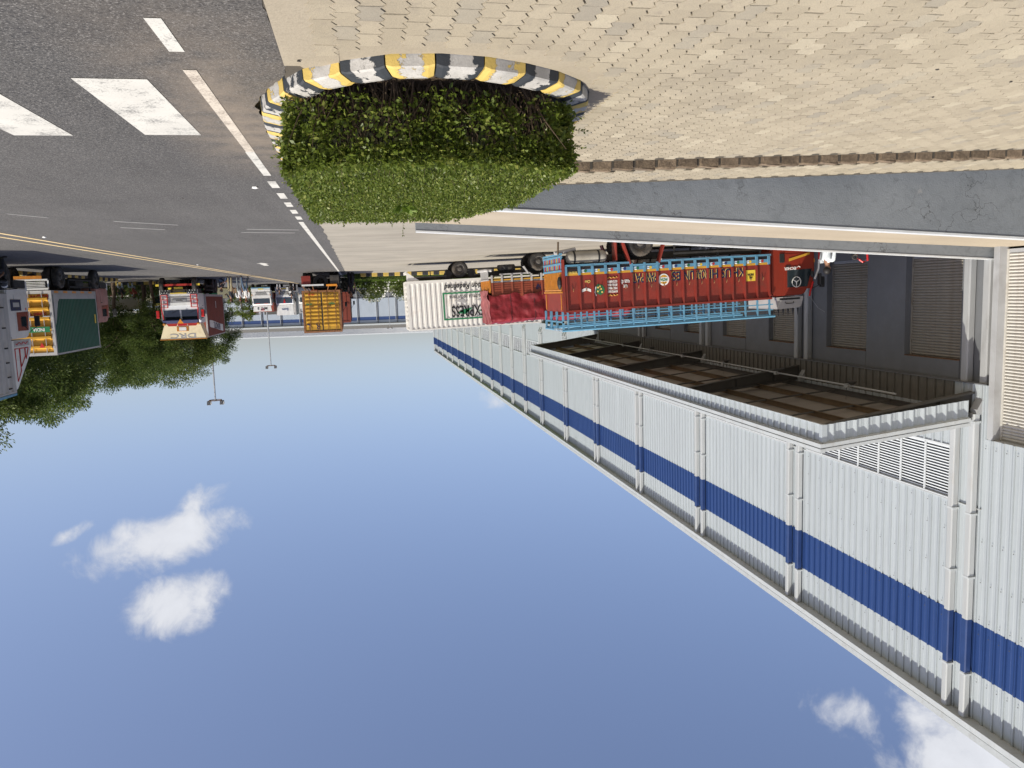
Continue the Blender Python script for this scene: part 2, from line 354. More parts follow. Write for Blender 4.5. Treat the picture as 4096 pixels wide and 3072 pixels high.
# concrete driveway into the parking place under the trees
m = MB(); m.quad((14.75,53.0,.0085),(19.5,53.0,.0085),(19.5,60.6,.0085),(14.75,60.6,.0085)); struct(obj('driveway', m, M_apron))

# ------------------------------------------------------------------ block pavement
PW, PL, PA = .146, .244, .017
def zig(): return [(0, 0), (.125, 1), (.375, -1), (.625, 1), (.875, -1), (1, 0)]
def paver_outline(g=.0026):
    r = [(PW/2-g+PA*s, (t-.5)*(PL-2*g)) for t, s in zig()]; lft = [(-PW/2+g+PA*s, (t-.5)*(PL-2*g)) for t, s in reversed(zig())]
    return r+lft
def paver_mb(mb, ox, oy, oz, dz=0., tilt=(0, 0)):
    o = paver_outline(); n = len(o); i = len(mb.v)
    for x, y in o: mb.v.append((ox+x, oy+y, oz-.014))
    for x, y in o: mb.v.append((ox+x*.968, oy+y*.986, oz+dz+tilt[0]*x+tilt[1]*y))
    mb.f.append(tuple(range(i+n, i+2*n))); mb.f += [(i+k, i+(k+1) % n, i+n+(k+1) % n, i+n+k) for k in range(n)]
KP = [(.79,11.2),(.80,9.6),(.79,8.5),(.78,7.7),(.73,7.0),(.62,6.7),(.47,6.4),(.30,6.08),(0,5.85),(-.32,5.68),(-.67,5.64),(-1.01,5.69),(-1.34,5.83),(-1.62,6.01),(-1.87,6.25),(-2.05,6.6),(-2.14,7.0),(-2.19,7.5),(-2.2,8.2),(-2.15,9.0),(-1.9,10.0),(-1.4,11.2)]
def inside(poly, x, y):
    c = False; n = len(poly)
    for i in range(n):
        x1, y1 = poly[i]; x2, y2 = poly[(i+1) % n]
        if (y1 > y) != (y2 > y) and x < (x2-x1)*(y-y1)/(y2-y1)+x1: c = not c
    return c
cen = (-.7, 8.2); KPo = [(cen[0]+(x-cen[0])*1.10, cen[1]+(y-cen[1])*1.085) for x, y in KP]; KPm = [(cen[0]+(x-cen[0])*1.2, cen[1]+(y-cen[1])*1.16) for x, y in KP]
m = MB(); xs = [-17.3,-12,-8,-5,-2.5,.46]
for a, b in zip(xs[:-1], xs[1:]): m.quad((a,-6,gz(a)+.001),(b,-6,gz(b)+.001),(b,11.95,gz(b)+.001),(a,11.95,gz(a)+.001))
pavement = struct(obj('pavement', m, M_joint))
# smooth mortar margin along the road and round the planter kerb
m = MB(); ys = np.arange(-6, 6.01, .15)
for a, b in zip(ys[:-1], ys[1:]):
    xa, xb = .43+random.uniform(-.01,.01), .43; ia, ib = .04, .04
    m.quad((ia,a,.0135),(.435,a,.0135),(.435,b,.0135),(ib,b,.0135))
for k in range(len(KP)-1):
    a, b = KP[k], KP[k+1]; c, d = KPm[k], KPm[k+1]
    if a[0] > .45 or b[0] > .45: continue
    c, d = (min(c[0],.43),c[1]), (min(d[0],.43),d[1])
    m.quad((a[0],a[1],.008+gz(a[0])),(b[0],b[1],.008+gz(b[0])),(d[0],d[1],.0125+gz(d[0])),(c[0],c[1],.0125+gz(c[0])))
obj('mortar_margin', m, M_mortar, pavement)
cells = []
ncol = int(17.4/PW)
for ci in range(ncol):
    cxp = .20-PW*(ci+.5); off = (ci % 2)*PL/2
    for ri in range(int(9.5/PL)):
        cyp = 2.2+off+PL*ri
        if cyp > (11.62 if cxp > -17 else 11.6): continue
        if abs(cyp-10.3) < .19: continue
        if inside(KPo, cxp, cyp) : continue
        if inside(KPo, cxp+.03, cyp+.08) or inside(KPo, cxp, cyp-.08): pass
        cells.append((cxp, cyp))
def lift(cy): return .105 if cy > 10.3 else 0.
near = sorted([c for c in cells if c[1] > 4.2], key=lambda c: c[0]**2*.8+c[1]**2)[:300]; nset = set(near)
pmesh = []
for k in range(6):
    q = MB(); paver_mb(q, 0, 0, 0, random.uniform(-.001,.0015), (random.uniform(-.012,.012), random.uniform(-.01,.01))); pmesh.append(q.mesh('paver', M_pav))
for k, (x, yy) in enumerate(near):
    o = obj('paver', pmesh[k % 6], None, pavement, loc=(x+random.uniform(-.0015,.0015), yy, gz(x)+.0165+random.uniform(-.0015,.002)+lift(yy)), rot=(0, math.atan(.025) if x < -2.5 else 0, random.choice((0, math.pi))+random.uniform(-.008,.008)))
    o.scale = (1, 1, 1)
q = MB(); rv = []
for (x, yy) in cells:
    if (x, yy) in nset: continue
    f0 = len(q.f); paver_mb(q, x, yy, gz(x)+.0165+random.uniform(-.0015,.002)+lift(yy), 0, (random.uniform(-.012,.012)-.025*0, random.uniform(-.01,.01))); rv += [random.random()]*(len(q.f)-f0)
me = q.mesh('paver_field', M_pavs, fix=False); at = me.attributes.new('rnd', 'FLOAT', 'FACE'); at.data.foreach_set('value', np.array(rv, dtype=np.float32))
stuff(obj('paver_field', me, None, pavement))
m = MB()     # raised strip of paving between the edging blocks and the ramp wall
for a, b in zip(xs[:-1], xs[1:]):
    b2 = min(b, -1.3)
    if b2 <= a: continue
    m.quad((a,10.3+.07,gz(a)+.098),(b2,10.3+.07,gz(b2)+.098),(b2,11.9,gz(b2)+.098),(a,11.9,gz(a)+.098))
obj('bedding_strip', m, M_joint, pavement)
# rough stone edging blocks
def stonemat(name, a, b, r=.3, bmp=.02):
    m = bpy.data.materials.new(name); n, l, p = nm(m); tc = n.new('ShaderNodeTexCoord'); v = tc.outputs['Object']; oi = n.new('ShaderNodeObjectInfo')
    ad = n.new('ShaderNodeVectorMath'); l.new(v, ad.inputs[0]); l.new(oi.outputs['Location'], ad.inputs[1]); v = ad.outputs[0]
    c = mixc(n, l, ramp(n, l, noise(n, l, v, 22, 6, .7), .35, .65), a, b); c = mixc(n, l, ramp(n, l, noise(n, l, v, 4, 4), .5, .7, 0, .6), c, tuple(x*.5 for x in a))
    c = mixc(n, l, 1., c, mixc(n, l, oi.outputs['Random'], (1-r,)*3, (1.1,)*3), 'MULTIPLY')
    l.new(c, p.inputs['Base Color']); p.inputs['Roughness'].default_value = .9; l.new(bump(n, l, noise(n, l, v, 40, 6, .75), bmp), p.inputs['Normal']); return m
M_stone = stonemat('edging_stone', (.15,.11,.075), (.27,.2,.13))
eg = thing('stone_edging', 'row of rough brown stone edging blocks across the block paving before the grey ramp wall', 'edging', (0,0,0))
bm_ = [MB().bbox(-.135,.135,-.065,.065,-.11,.115,.012) for _ in range(3)]
for q in bm_: q.v = [(x+random.uniform(-.012,.012), y+random.uniform(-.012,.012), z+random.uniform(-.008,.008)) for x, y, z in q.v]
em = [q.mesh('block', M_stone) for q in bm_]
for k in range(48):
    x = -2.1-.312*k
    obj('block', em[k % 3], None, eg, loc=(x, 10.3+.02+random.uniform(-.012,.012), gz(x)+.005+random.uniform(-.006,.006)), rot=(0, .025 if x < -2.5 else 0, random.uniform(-.03,.03)))
mj = MB().box(-.022,.022,-.03,.06,-.05,.09).mesh('mortar_joint', M_joint)
for k in range(48): x = -2.1-.312*k-.156; obj('mortar_joint', mj, None, eg, loc=(x, 10.3, gz(x)))

# ------------------------------------------------------------------ ramp with its two walls
def plastermat(name, a, b):
    m = bpy.data.materials.new(name); n, l, p = nm(m); tc = n.new('ShaderNodeTexCoord'); v = tc.outputs['Object']
    c = mixc(n, l, ramp(n, l, noise(n, l, v, .7, 6, .6), .3, .7), a, b)
    c = mixc(n, l, ramp(n, l, noise(n, l, v, 5, 6, .65, .8), .52, .72, 0, .5), c, tuple(x*.62 for x in a))
    c = mixc(n, l, ramp(n, l, noise(n, l, v, 2.3, 7, .7), .64, .72, 0, .6), c, (.30,.29,.28))
    vo = n.new('ShaderNodeTexVoronoi'); vo.feature = 'DISTANCE_TO_EDGE'; vo.inputs['Scale'].default_value = 1.1
    ad = n.new('ShaderNodeVectorMath'); l.new(v, ad.inputs[0]); nt = n.new('ShaderNodeTexNoise'); nt.inputs['Scale'].default_value = 2.5; nt.inputs['Detail'].default_value = 6; l.new(v, nt.inputs['Vector']); l.new(nt.outputs['Color'], ad.inputs[1]); l.new(ad.outputs[0], vo.inputs['Vector'])
    cr = mth(n, l, 'MULTIPLY', ramp(n, l, vo.outputs['Distance'], .012, .0), ramp(n, l, noise(n, l, v, .6, 3), .5, .6))
    c = mixc(n, l, mth(n, l, 'MULTIPLY', cr, .75), c, (.03,.03,.03))
    sx = n.new('ShaderNodeSeparateXYZ'); l.new(v, sx.inputs[0])
    l.new(c, p.inputs['Base Color']); p.inputs['Roughness'].default_value = .75; l.new(bump(n, l, mth(n, l, 'ADD', noise(n, l, v, 9, 6, .6), noise(n, l, v, 55, 4)), .006), p.inputs['Normal']); return m
M_plast = plastermat('grey_plaster', (.155,.172,.19), (.20,.218,.236)); M_cope = pm('white_coping', (.52,.54,.555), .6, .1, 3, dirt=(.4,.38,.34), damt=.3, dscale=3)
def rz(x): return max(0., .0585*(-x-1.4))
m = MB(); xs2 = [-17.3, -14, -11, -8, -5, -3, -1.4]
for a, b in zip(xs2[:-1], xs2[1:]): m.quad((a,11.85,rz(a)+.012),(b,11.85,rz(b)+.012),(b,18.35,rz(b)+.012),(a,18.35,rz(a)+.012))
m.quad((-1.4,11.85,.012),(-1.0,11.85,.003),(-1.0,18.35,.003),(-1.4,18.35,.012)); struct(obj('ramp', m, M_ramp))
def slopewall(name, label, y0, y1, x0, x1, ztop, zbase):
    t = thing(name, label, 'wall'); n = 14; m = MB(); c = MB(); xx = np.linspace(x0, x1, n+1)
    prof = [(float(a), zbase(float(a))) for a in xx]+[(float(a), ztop(float(a))-.036) for a in reversed(xx)]
    m.prism(prof, y0, y1, 'y')
    for a, b in zip(xx[:-1], xx[1:]):
        a, b = float(a), float(b); i = len(c.v)
        c.v += [(a,y0-.012,ztop(a)-.036),(b,y0-.012,ztop(b)-.036),(b,y0-.012,ztop(b)),(a,y0-.012,ztop(a)),(a,y1+.012,ztop(a)-.036),(b,y1+.012,ztop(b)-.036),(b,y1+.012,ztop(b)),(a,y1+.012,ztop(a))]
        c.f += [(i,i+1,i+2,i+3),(i+3,i+2,i+6,i+7),(i+7,i+6,i+5,i+4),(i,i+4,i+5,i+1)]
    obj('wall_body', m, M_plast, t); obj('coping', c, M_cope, t); return t
slopewall('ramp_wall', 'tall grey plastered ramp wall with white top edge behind the stone edging blocks', 11.75, 11.93, -17.2, -1.2, lambda x: .505+.0664*(-x-2.94), lambda x: gz(x)-.1)
slopewall('ramp_wall', 'low grey ramp parapet with white top edge in front of the parked trucks', 18.3, 18.5, -17.2, -1.4, lambda x: .225+.0662*(-x-1.4), lambda x: gz(x)-.1)
# broken plaster at the junction of parapet and building
# ------------------------------------------------------------------ planter kerb, painted blocks
def kerbmat(name, colr):
    m = bpy.data.materials.new(name); n, l, p = nm(m); geo = n.new('ShaderNodeNewGeometry'); v = geo.outputs['Position']
    base = mixc(n, l, ramp(n, l, noise(n, l, v, 8, 5), .3, .7), (.33,.32,.30), (.47,.455,.43)); base = mixc(n, l, ramp(n, l, noise(n, l, v, 90, 3), .5, .7, 0, .5), base, (.25,.235,.22))
    cc = mixc(n, l, ramp(n, l, noise(n, l, v, 5, 4), .3, .7), tuple(x*.8 for x in colr), colr)
    at = n.new('ShaderNodeAttribute'); at.attribute_name = 'edge'
    f = mth(n, l, 'ADD', noise(n, l, v, 9, 8, .72, .3), mth(n, l, 'MULTIPLY', at.outputs['Fac'], .42))
    k = ramp(n, l, f, .575, .60)
    l.new(mixc(n, l, k, base, cc), p.inputs['Base Color']); p.inputs['Roughness'].default_value = .7
    l.new(bump(n, l, mth(n, l, 'ADD', k, mth(n, l, 'MULTIPLY', noise(n, l, v, 70, 4), .7)), .004), p.inputs['Normal']); return m
M_ky = kerbmat('kerb_yellow', (.58,.42,.115)); M_kb = kerbmat('kerb_black', (.028,.034,.042)); M_kgrey = pm('kerb_grout', (.36,.33,.28), .9)
kerb = thing('planter_kerb', 'curved kerb of chipped yellow and black painted concrete blocks round the clipped hedge', 'kerb')
def kerb_block(p0, p1, o0, o1, mat, h=.128):
    """p outer foot points, o inner points; sloping upper face as in the photograph"""
    p0, p1, o0, o1 = [Vector((*q, 0)) for q in (p0, p1, o0, o1)]; n = 6; v = []; e = []; f = []
    for k in range(n+1):
        t = k/n; t = t*t*(3-2*t)*.35+t*.65
        a = p0.lerp(p1, t); b = o0.lerp(o1, t); zb = gz(a.x); pr = [(0, -.05), (.04, .087), (.11, .1), (.75, h), (1, h-.006), (1, -.05)]
        ins = .012 if k in (0, n) else 0
        for (s, z) in pr:
            q = a.lerp(b, s+ (ins*.6 if s < .5 else -ins*.6)); v.append((q.x, q.y, zb+z-(ins if z > 0 else 0)))
            e.append(1. if k in (0, n) else (.55 if k in (1, n-1) else 0.))
    c = len(pr)
    for k in range(n):
        for j in range(c-1): f.append((k*c+j, (k+1)*c+j, (k+1)*c+j+1, k*c+j+1))
    f += [tuple(range(c)), tuple(n*c+j for j in reversed(range(c)))]
    me = bpy.data.meshes.new('kerb_block'); me.from_pydata(v, [], f); bm = bmesh.new(); bm.from_mesh(me); bmesh.ops.recalc_face_normals(bm, faces=bm.faces[:]); bm.to_mesh(me); bm.free()
    at = me.attributes.new('edge', 'FLOAT', 'POINT'); at.data.foreach_set('value', np.array(e, dtype=np.float32)); me.materials.append(mat); return obj('kerb_block', me, None, kerb)
# arc-length points round the kerb
pl = [Vector((*p, 0)) for p in KP]; cum = [0.]
for a, b in zip(pl[:-1], pl[1:]): cum.append(cum[-1]+(b-a).length)
def along(s):
    for k in range(len(cum)-1):
        if s <= cum[k+1]: t = (s-cum[k])/(cum[k+1]-cum[k]); p = pl[k].lerp(pl[k+1], t); break
    else: p = pl[-1]
    return p
def inner(s, w=.2):
    a, b = along(max(0, s-.15)), along(min(cum[-1], s+.15)); d = (b-a).normalized(); nrm = Vector((d.y, -d.x, 0)); q = along(s)
    if (q+nrm-Vector((-.7,8.2,0))).length > (q-Vector((-.7,8.2,0))).length: nrm = -nrm
    return q+nrm*w
S = []
s = 0.
while s < cum[-1]-.1: S.append(s); s += (.37 if along(s).y > 6.45 and along(s).x > .3 else .365)
S.append(cum[-1])
for k in range(len(S)-1):
    a, b = S[k]+.006, S[k+1]-.006; p0, p1, o0, o1 = along(a), along(b), inner(a), inner(b)
    kerb_block(p0.xy, p1.xy, o0.xy, o1.xy, M_ky if k % 2 == 0 else M_kb)
KIN = [inner(float(s)) for s in np.linspace(0, cum[-1], 40)]
m = MB(); m.poly([(-.7+(p.x+.7)*.93, 8.3+(p.y-8.3)*.95, .06+gz(p.x)) for p in KIN]); M_soil = soilmat('planter_soil', (.06,.042,.028), (.09,.065,.042), (.04,.03,.02)); obj('soil', m, M_soil, kerb)

# ------------------------------------------------------------------ warehouse (local frame: x out of the facade, y along it)
def sheetmat(name, col, rough=.45):
    m = bpy.data.materials.new(name); n, l, p = nm(m); geo = n.new('ShaderNodeNewGeometry'); v = geo.outputs['Position']
    mp = n.new('ShaderNodeMapping'); mp.inputs['Scale'].default_value = (1, 3.2, .16); l.new(v, mp.inputs[0])
    c = mixc(n, l, ramp(n, l, noise(n, l, mp.outputs[0], 1.5, 6, .6), .3, .7), tuple(x*.93 for x in col), tuple(min(1, x*1.04) for x in col))
    c = mixc(n, l, ramp(n, l, noise(n, l, mp.outputs[0], 4, 5, .65), .52, .78, 0, .42), c, tuple(x*.66 for x in col))
    oi = n.new('ShaderNodeObjectInfo'); c = mixc(n, l, 1., c, mixc(n, l, oi.outputs['Random'], (.95,)*3, (1.0,)*3), 'MULTIPLY')
    l.new(c, p.inputs['Base Color']); p.inputs['Roughness'].default_value = rough; p.inputs['Specular IOR Level'].default_value = .4
    l.new(bump(n, l, noise(n, l, v, 1.7, 3), .012, .5), p.inputs['Normal']); return m
M_clad = sheetmat('white_sheeting', (.425,.467,.495)); M_blue = sheetmat('blue_sheeting', (.022,.055,.185), .38); M_cap = pm('gutter_white', (.49,.52,.535), .45, .06, 2, dirt=(.3,.28,.25), damt=.25, dscale=4)
M_dark = pm('dark_gap', (.02,.02,.022), .8); M_pipe = pm('pipe_white', (.43,.45,.46), .5, .08, 1.5, dirt=(.35,.33,.3), damt=.3, dscale=2.5, stretch=(2,2,.3)); M_pipeb = pm('pipe_blue', (.022,.05,.16), .4, .1, 2)
M_plinth = pm('plinth_grey', (.16,.168,.18), .75, .1, 1.2, dirt=(.14,.14,.14), damt=.3, bmp=.003, bscale=20); M_jamb = pm('jamb_grey', (.38,.39,.40), .6, .06, 1.5, dirt=(.2,.19,.18), damt=.25)
M_shut = pm('shutter_grey', (.50,.485,.445), .5, .1, 2, dirt=(.25,.2,.15), damt=.3, dscale=2); M_lou = pm('louvre_white', (.58,.61,.63), .45, .06, 3)  # shutter_grey is the lit copy, lightened for the door in the sun
M_under = pm('shaded_sheeting', (.15,.145,.13), .6, .08, 2); M_pipe2 = pm('pipe_grey', (.36,.37,.375), .5, .08, 1.5, dirt=(.22,.21,.2), damt=.3, dscale=2.5, stretch=(2,2,.3)); M_shutd = pm('shutter_shaded', (.27,.25,.215), .55, .1, 2, dirt=(.17,.13,.09), damt=.4, dscale=2)  # sheeting and dock shutter copies darkened in colour for the canopy's shade
M_steel = pm('canopy_steel', (.09,.088,.083), .6, .12, 2, dirt=(.1,.08,.06)); M_purl = pm('purlin_primer', (.15,.105,.058), .65, .15, 2); M_deck = pm('canopy_deck', (.30,.27,.235), .6, .08, 1, stretch=(1,3,1)); M_rust = pm('rusty_edge', (.16,.09,.05), .9, .3, 8)
WH = thing('warehouse', 'long white corrugated warehouse with a blue band and a dark loading dock canopy', 'warehouse', (-17, 0, 0))
B = [18.83,27.62,36.45,45.35,54.3,63.0,71.85,79.4,86.4,93.5,100.6,109.8,118.4,127.1,136.0,145.1,153.6,162.5,171.6,180.7]
PROF = [(0,0),(.06,0),(.065,-.012),(.10,-.012),(.105,.042),(.2,.042),(.42,0),(.66,0),(.68,.006),(.78,.006),(.80,0)]
def corr(mb, ay, by, z0, z1, nr, x0=0., k=1.):
    w = (by-ay)/nr; pts = []
    for r in range(nr): pts += [(ay+(r+t)*w, x0+h*k) for t, h in PROF]
    pts.append((by, x0)); i = len(mb.v)
    for (y, x) in pts: mb.v += [(x, y, z0), (x, y, z1)]
    for j in range(len(pts)-1): mb.f.append((i+2*j, i+2*j+2, i+2*j+3, i+2*j+1))
    return mb
_sc = {}
def sheet(y0, y1, z0, z1, mat, nr, name='cladding_sheet'):
    key = (round(y1-y0, 2), z0, z1, mat.name, nr)
    if key not in _sc: _sc[key] = corr(MB(), 0, y1-y0, z0, z1, nr).mesh(name, mat, fix=False)
    return obj(name, _sc[key], None, WH, loc=(0, y0, 0))
def row(y0, y1, z0, z1, mat, split=True):
    if split:
        n = max(1, round((y1-y0)/1.08)); w = (y1-y0)/n
        for k in range(n): sheet(y0+k*w, y0+(k+1)*w, z0, z1, mat, max(1, round(w/.36)))
    else: sheet(y0, y1, z0, z1, mat, max(1, round((y1-y0)/.36)))
ZP, ZL0, ZL1, ZB0, ZB1, ZT = 4.73, 6.65, 8.28, 11.65, 13.18, 14.62
# core of the building
m = MB(); m.box(-60, -.62, -12, 181, -.5, 14.55); obj('inner_wall', m, M_dark, WH)
m = MB(); m.poly([(-60,-12,18.5),(-.1,-12,14.9),(-.1,181,14.9),(-60,181,18.5)]); obj('roof', m, M_cap, WH)
m = MB(); m.box(-60,-.1,180.75,180.9,0,14.8); obj('end_wall', m, M_clad, WH)
SL = B[7]
for i in range(len(B)-1):
    b0, b1 = B[i], B[i+1]; sp = b0 < SL; lo, hi = b0+.58, b1-.58
    row(b0-.58, b0+.58, 5.5 if 0 < i < 4 else ZP, ZB0, M_clad, False)
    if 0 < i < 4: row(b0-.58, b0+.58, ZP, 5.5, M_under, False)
    row(lo, hi, ZP, 5.5 if i < 4 else ZL0, M_under if i < 4 else M_clad, sp)  # lowest strip takes the white sheeting's copy with canopy shade in its colour
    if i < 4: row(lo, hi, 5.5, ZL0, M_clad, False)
    row(lo, hi, ZL1, ZB0, M_clad, sp)
    row(b0-.58, hi, ZB0, ZB1, M_blue, sp); row(b0-.58, hi, ZB1, ZT, M_clad, sp)
    # louvre: frame with blades
    lv = obj('louvre', MB().box(-.06,.03,lo,lo+.07,ZL0,ZL1).box(-.06,.03,hi-.07,hi,ZL0,ZL1).box(-.06,.045,lo+.07,hi-.07,ZL1-.05,ZL1).box(-.06,.03,lo+.07,hi-.07,ZL0,ZL0+.07), M_lou, WH)
    nm_ = round((hi-lo)/1.09); mull = MB().box(.005,.04,-.028,.028,ZL0+.07,ZL1-.05).mesh('mullion', M_lou)
    for k in range(1, nm_): obj('mullion', mull, None, lv, loc=(0, lo+(hi-lo)*k/nm_, 0))
    nb = 17; zz = np.linspace(ZL0+.1, ZL1-.1, nb)
    if i < 5:
        bl = MB(); bl.poly([(-.055,lo+.07,.035),(-.055,hi-.07,.035),(.0,hi-.07,-.035),(.0,lo+.07,-.035)]); bl.poly([(-.055,lo+.07,.043),(-.055,hi-.07,.043),(.0,hi-.07,-.027),(.0,lo+.07,-.027)]); bl.poly([(0,lo+.07,-.035),(0,hi-.07,-.035),(0,hi-.07,-.027),(0,lo+.07,-.027)])
        bme = bl.mesh('blade', M_lou)
        for z in zz: obj('blade', bme, None, lv, loc=(0,0,float(z)))
    else:
        bl = MB()
        for z in zz: z = float(z); bl.poly([(-.055,lo+.07,z+.035),(-.055,hi-.07,z+.035),(.0,hi-.07,z-.035),(.0,lo+.07,z-.035)])
        stuff(obj('blades', bl, M_lou, lv))
    obj('louvre_back', MB().quad((-.12,lo,ZL0),(-.12,hi,ZL0),(-.12,hi,ZL1),(-.12,lo,ZL1)), M_dark, WH)
row(180.12, 180.9, ZP, ZB0, M_clad, False); row(180.12, 180.9, ZB0, ZB1, M_blue, False); row(180.12, 180.9, ZB1, ZT, M_clad, False)
# stretch with the drive-in door, nearest the camera
DY0, DY1, DZ = 12.75, 17.98, 6.25
row(DY0, 18.25, DZ, ZB0, M_clad); row(-12, DY0, -.3, ZB0, M_clad, False); row(-12, 18.25, ZB0, ZB1, M_blue); row(-12, 18.25, ZB1, ZT, M_clad)
sheet(DY1+.2, 18.25, ZP, DZ, M_clad, 1)
m = MB(); m.box(-.3,-.002,DY1,DY1+.2,-.4,DZ); obj('door_jamb', m, M_jamb, WH); obj('door_jamb', MB().box(-.3,-.002,DY0-.2,DY0,-.4,DZ), M_jamb, WH)
obj('door_head', MB().box(-.62,-.002,DY0-.2,DY1+.2,DZ+.002,DZ+.12), M_jamb, WH)
# roller shutters made of curved slats
def slat_mesh(w, mat, h=.088, d=.04):
    m = MB(); n = 7; i = 0
    for k in range(n+1):
        t = k/n; z = t*h; x = d*math.sin(math.pi*t)**.8 if 0 < t < 1 else 0
        m.v += [(x, 0, z), (x, w, z)]
    for k in range(n): m.f.append((2*k, 2*k+1, 2*k+3, 2*k+2))
    return m.mesh('slat', mat, smooth=70, fix=False)
def shutter(y0, y1, z0, z1, x, mat):
    s = obj('roller_shutter', MB().box(x-.03,x-.004,y0,y1,z0,z1).box(x,x+.06,y0,y0+.06,z0,z1).box(x,x+.06,y1-.06,y1,z0,z1), mat, WH)
    me = slat_mesh(y1-y0-.12, mat); z = z0+.1
    obj('bottom_rail', MB().box(x,x+.04,y0+.06,y1-.06,z0,z0+.1), M_jamb, s)
    while z < z1-.05: obj('slat', me, None, s, loc=(x, y0+.06, z)); z += .09
    return s
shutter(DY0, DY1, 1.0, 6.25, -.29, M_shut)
DOCK = [(19.6,21.98),(23.9,26.25),(28.2,30.45),(32.45,34.75),(36.95,39.3),(41.2,43.5),(45.85,48.2),(50.1,52.4)]
edges = [18.2]
for a, b in DOCK: edges += [a, b]
edges.append(181)
for k in range(0, len(edges), 2):
    m = MB(); m.box(-.61, -.3, edges[k], edges[k+1], -.4, ZP-.003); obj('plinth_pier', m, M_plinth, WH)
for a, b in DOCK:
    obj('door_lintel', MB().box(-.61,-.29,a+.012,b-.012,4.17,ZP-.012), M_plinth, WH); obj('dock_sill', MB().box(-.61,-.29,a+.012,b-.012,-.4,.98), M_plinth, WH)
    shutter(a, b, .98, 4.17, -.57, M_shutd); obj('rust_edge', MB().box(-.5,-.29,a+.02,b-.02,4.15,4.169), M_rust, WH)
obj('cladding_flashing', MB().box(-.3,.05,18.26,181,ZP-.028,ZP), M_plinth, WH)
obj('sill_flashing', MB().box(-.06,.05,18.26,181,ZL1,ZL1+.03), M_cap, WH)
# eaves gutter in lengths
gl = MB(); gl.prism([(.0,14.62),(.34,14.62),(.34,14.80),(.305,14.80),(.305,14.66),(.0,14.66)], 0, 5.99, 'y'); gme = gl.mesh('eaves_gutter', M_cap)
fl = MB(); fl.prism([(.0,14.83),(.325,14.83),(.335,15.02),(.29,15.05),(0,15.05)], 0, 5.995, 'y'); fme = fl.mesh('eaves_capping', M_cap)
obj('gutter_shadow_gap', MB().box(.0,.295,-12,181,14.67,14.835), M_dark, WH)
for k in range(32):
    obj('eaves_gutter', gme, None, WH, loc=(0, -12+6*k, 0)); obj('eaves_capping', fme, None, WH, loc=(random.uniform(-.004,.004), -12+6*k, random.uniform(-.004,.004)))
# rainwater pipes: square section in pairs
def chbox(w, d, z0, z1): return MB().prism([(0,-w/2),(d-.03,-w/2),(d,-w/2+.03),(d,w/2-.03),(d-.03,w/2),(0,w/2)], z0, z1, 'z')
p1 = chbox(.21,.18,5.55,ZB0-.06).mesh('downpipe', M_pipe); p2 = chbox(.21,.18,ZB0-.06,ZB1+.03).mesh('downpipe', M_pipeb); p3 = chbox(.21,.18,ZB1+.03,ZT).mesh('downpipe', M_pipe)
br = MB()
for z in (5.75, 8.42, 10.3, ZB1+.06): br.box(-.03,.184,-.135,.109,z,z+.055)
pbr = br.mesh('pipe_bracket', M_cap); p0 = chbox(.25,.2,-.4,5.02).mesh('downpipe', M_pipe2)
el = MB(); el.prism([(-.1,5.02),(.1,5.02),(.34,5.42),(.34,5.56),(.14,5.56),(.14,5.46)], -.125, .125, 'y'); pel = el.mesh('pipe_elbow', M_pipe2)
for i, b in enumerate(B):
    for s in (-.35, .35):
        y = b+s; o = obj('downpipe', p1, None, WH, loc=(.07, y, 0)); obj('blue_section', p2, None, o); obj('upper_section', p3, None, o); obj('bracket', pbr, None, o)
        if i < 8:
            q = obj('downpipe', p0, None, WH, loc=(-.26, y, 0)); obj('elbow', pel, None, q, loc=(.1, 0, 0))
sc = MB()
for i in range(2):
    for y in np.arange(14.2 if i == 0 else 19.6, 18.2 if i == 0 else 27.0, .36*2 if i else .36):
        for z in (6.5 if i == 0 else 8.5, 9.2, 10.4, 11.5, 11.95, 13.4): sc.box(.034,.044,float(y)-.012,float(y)+.012,z-.012,z+.012)
stuff(obj('screws', sc, M_steel, WH))
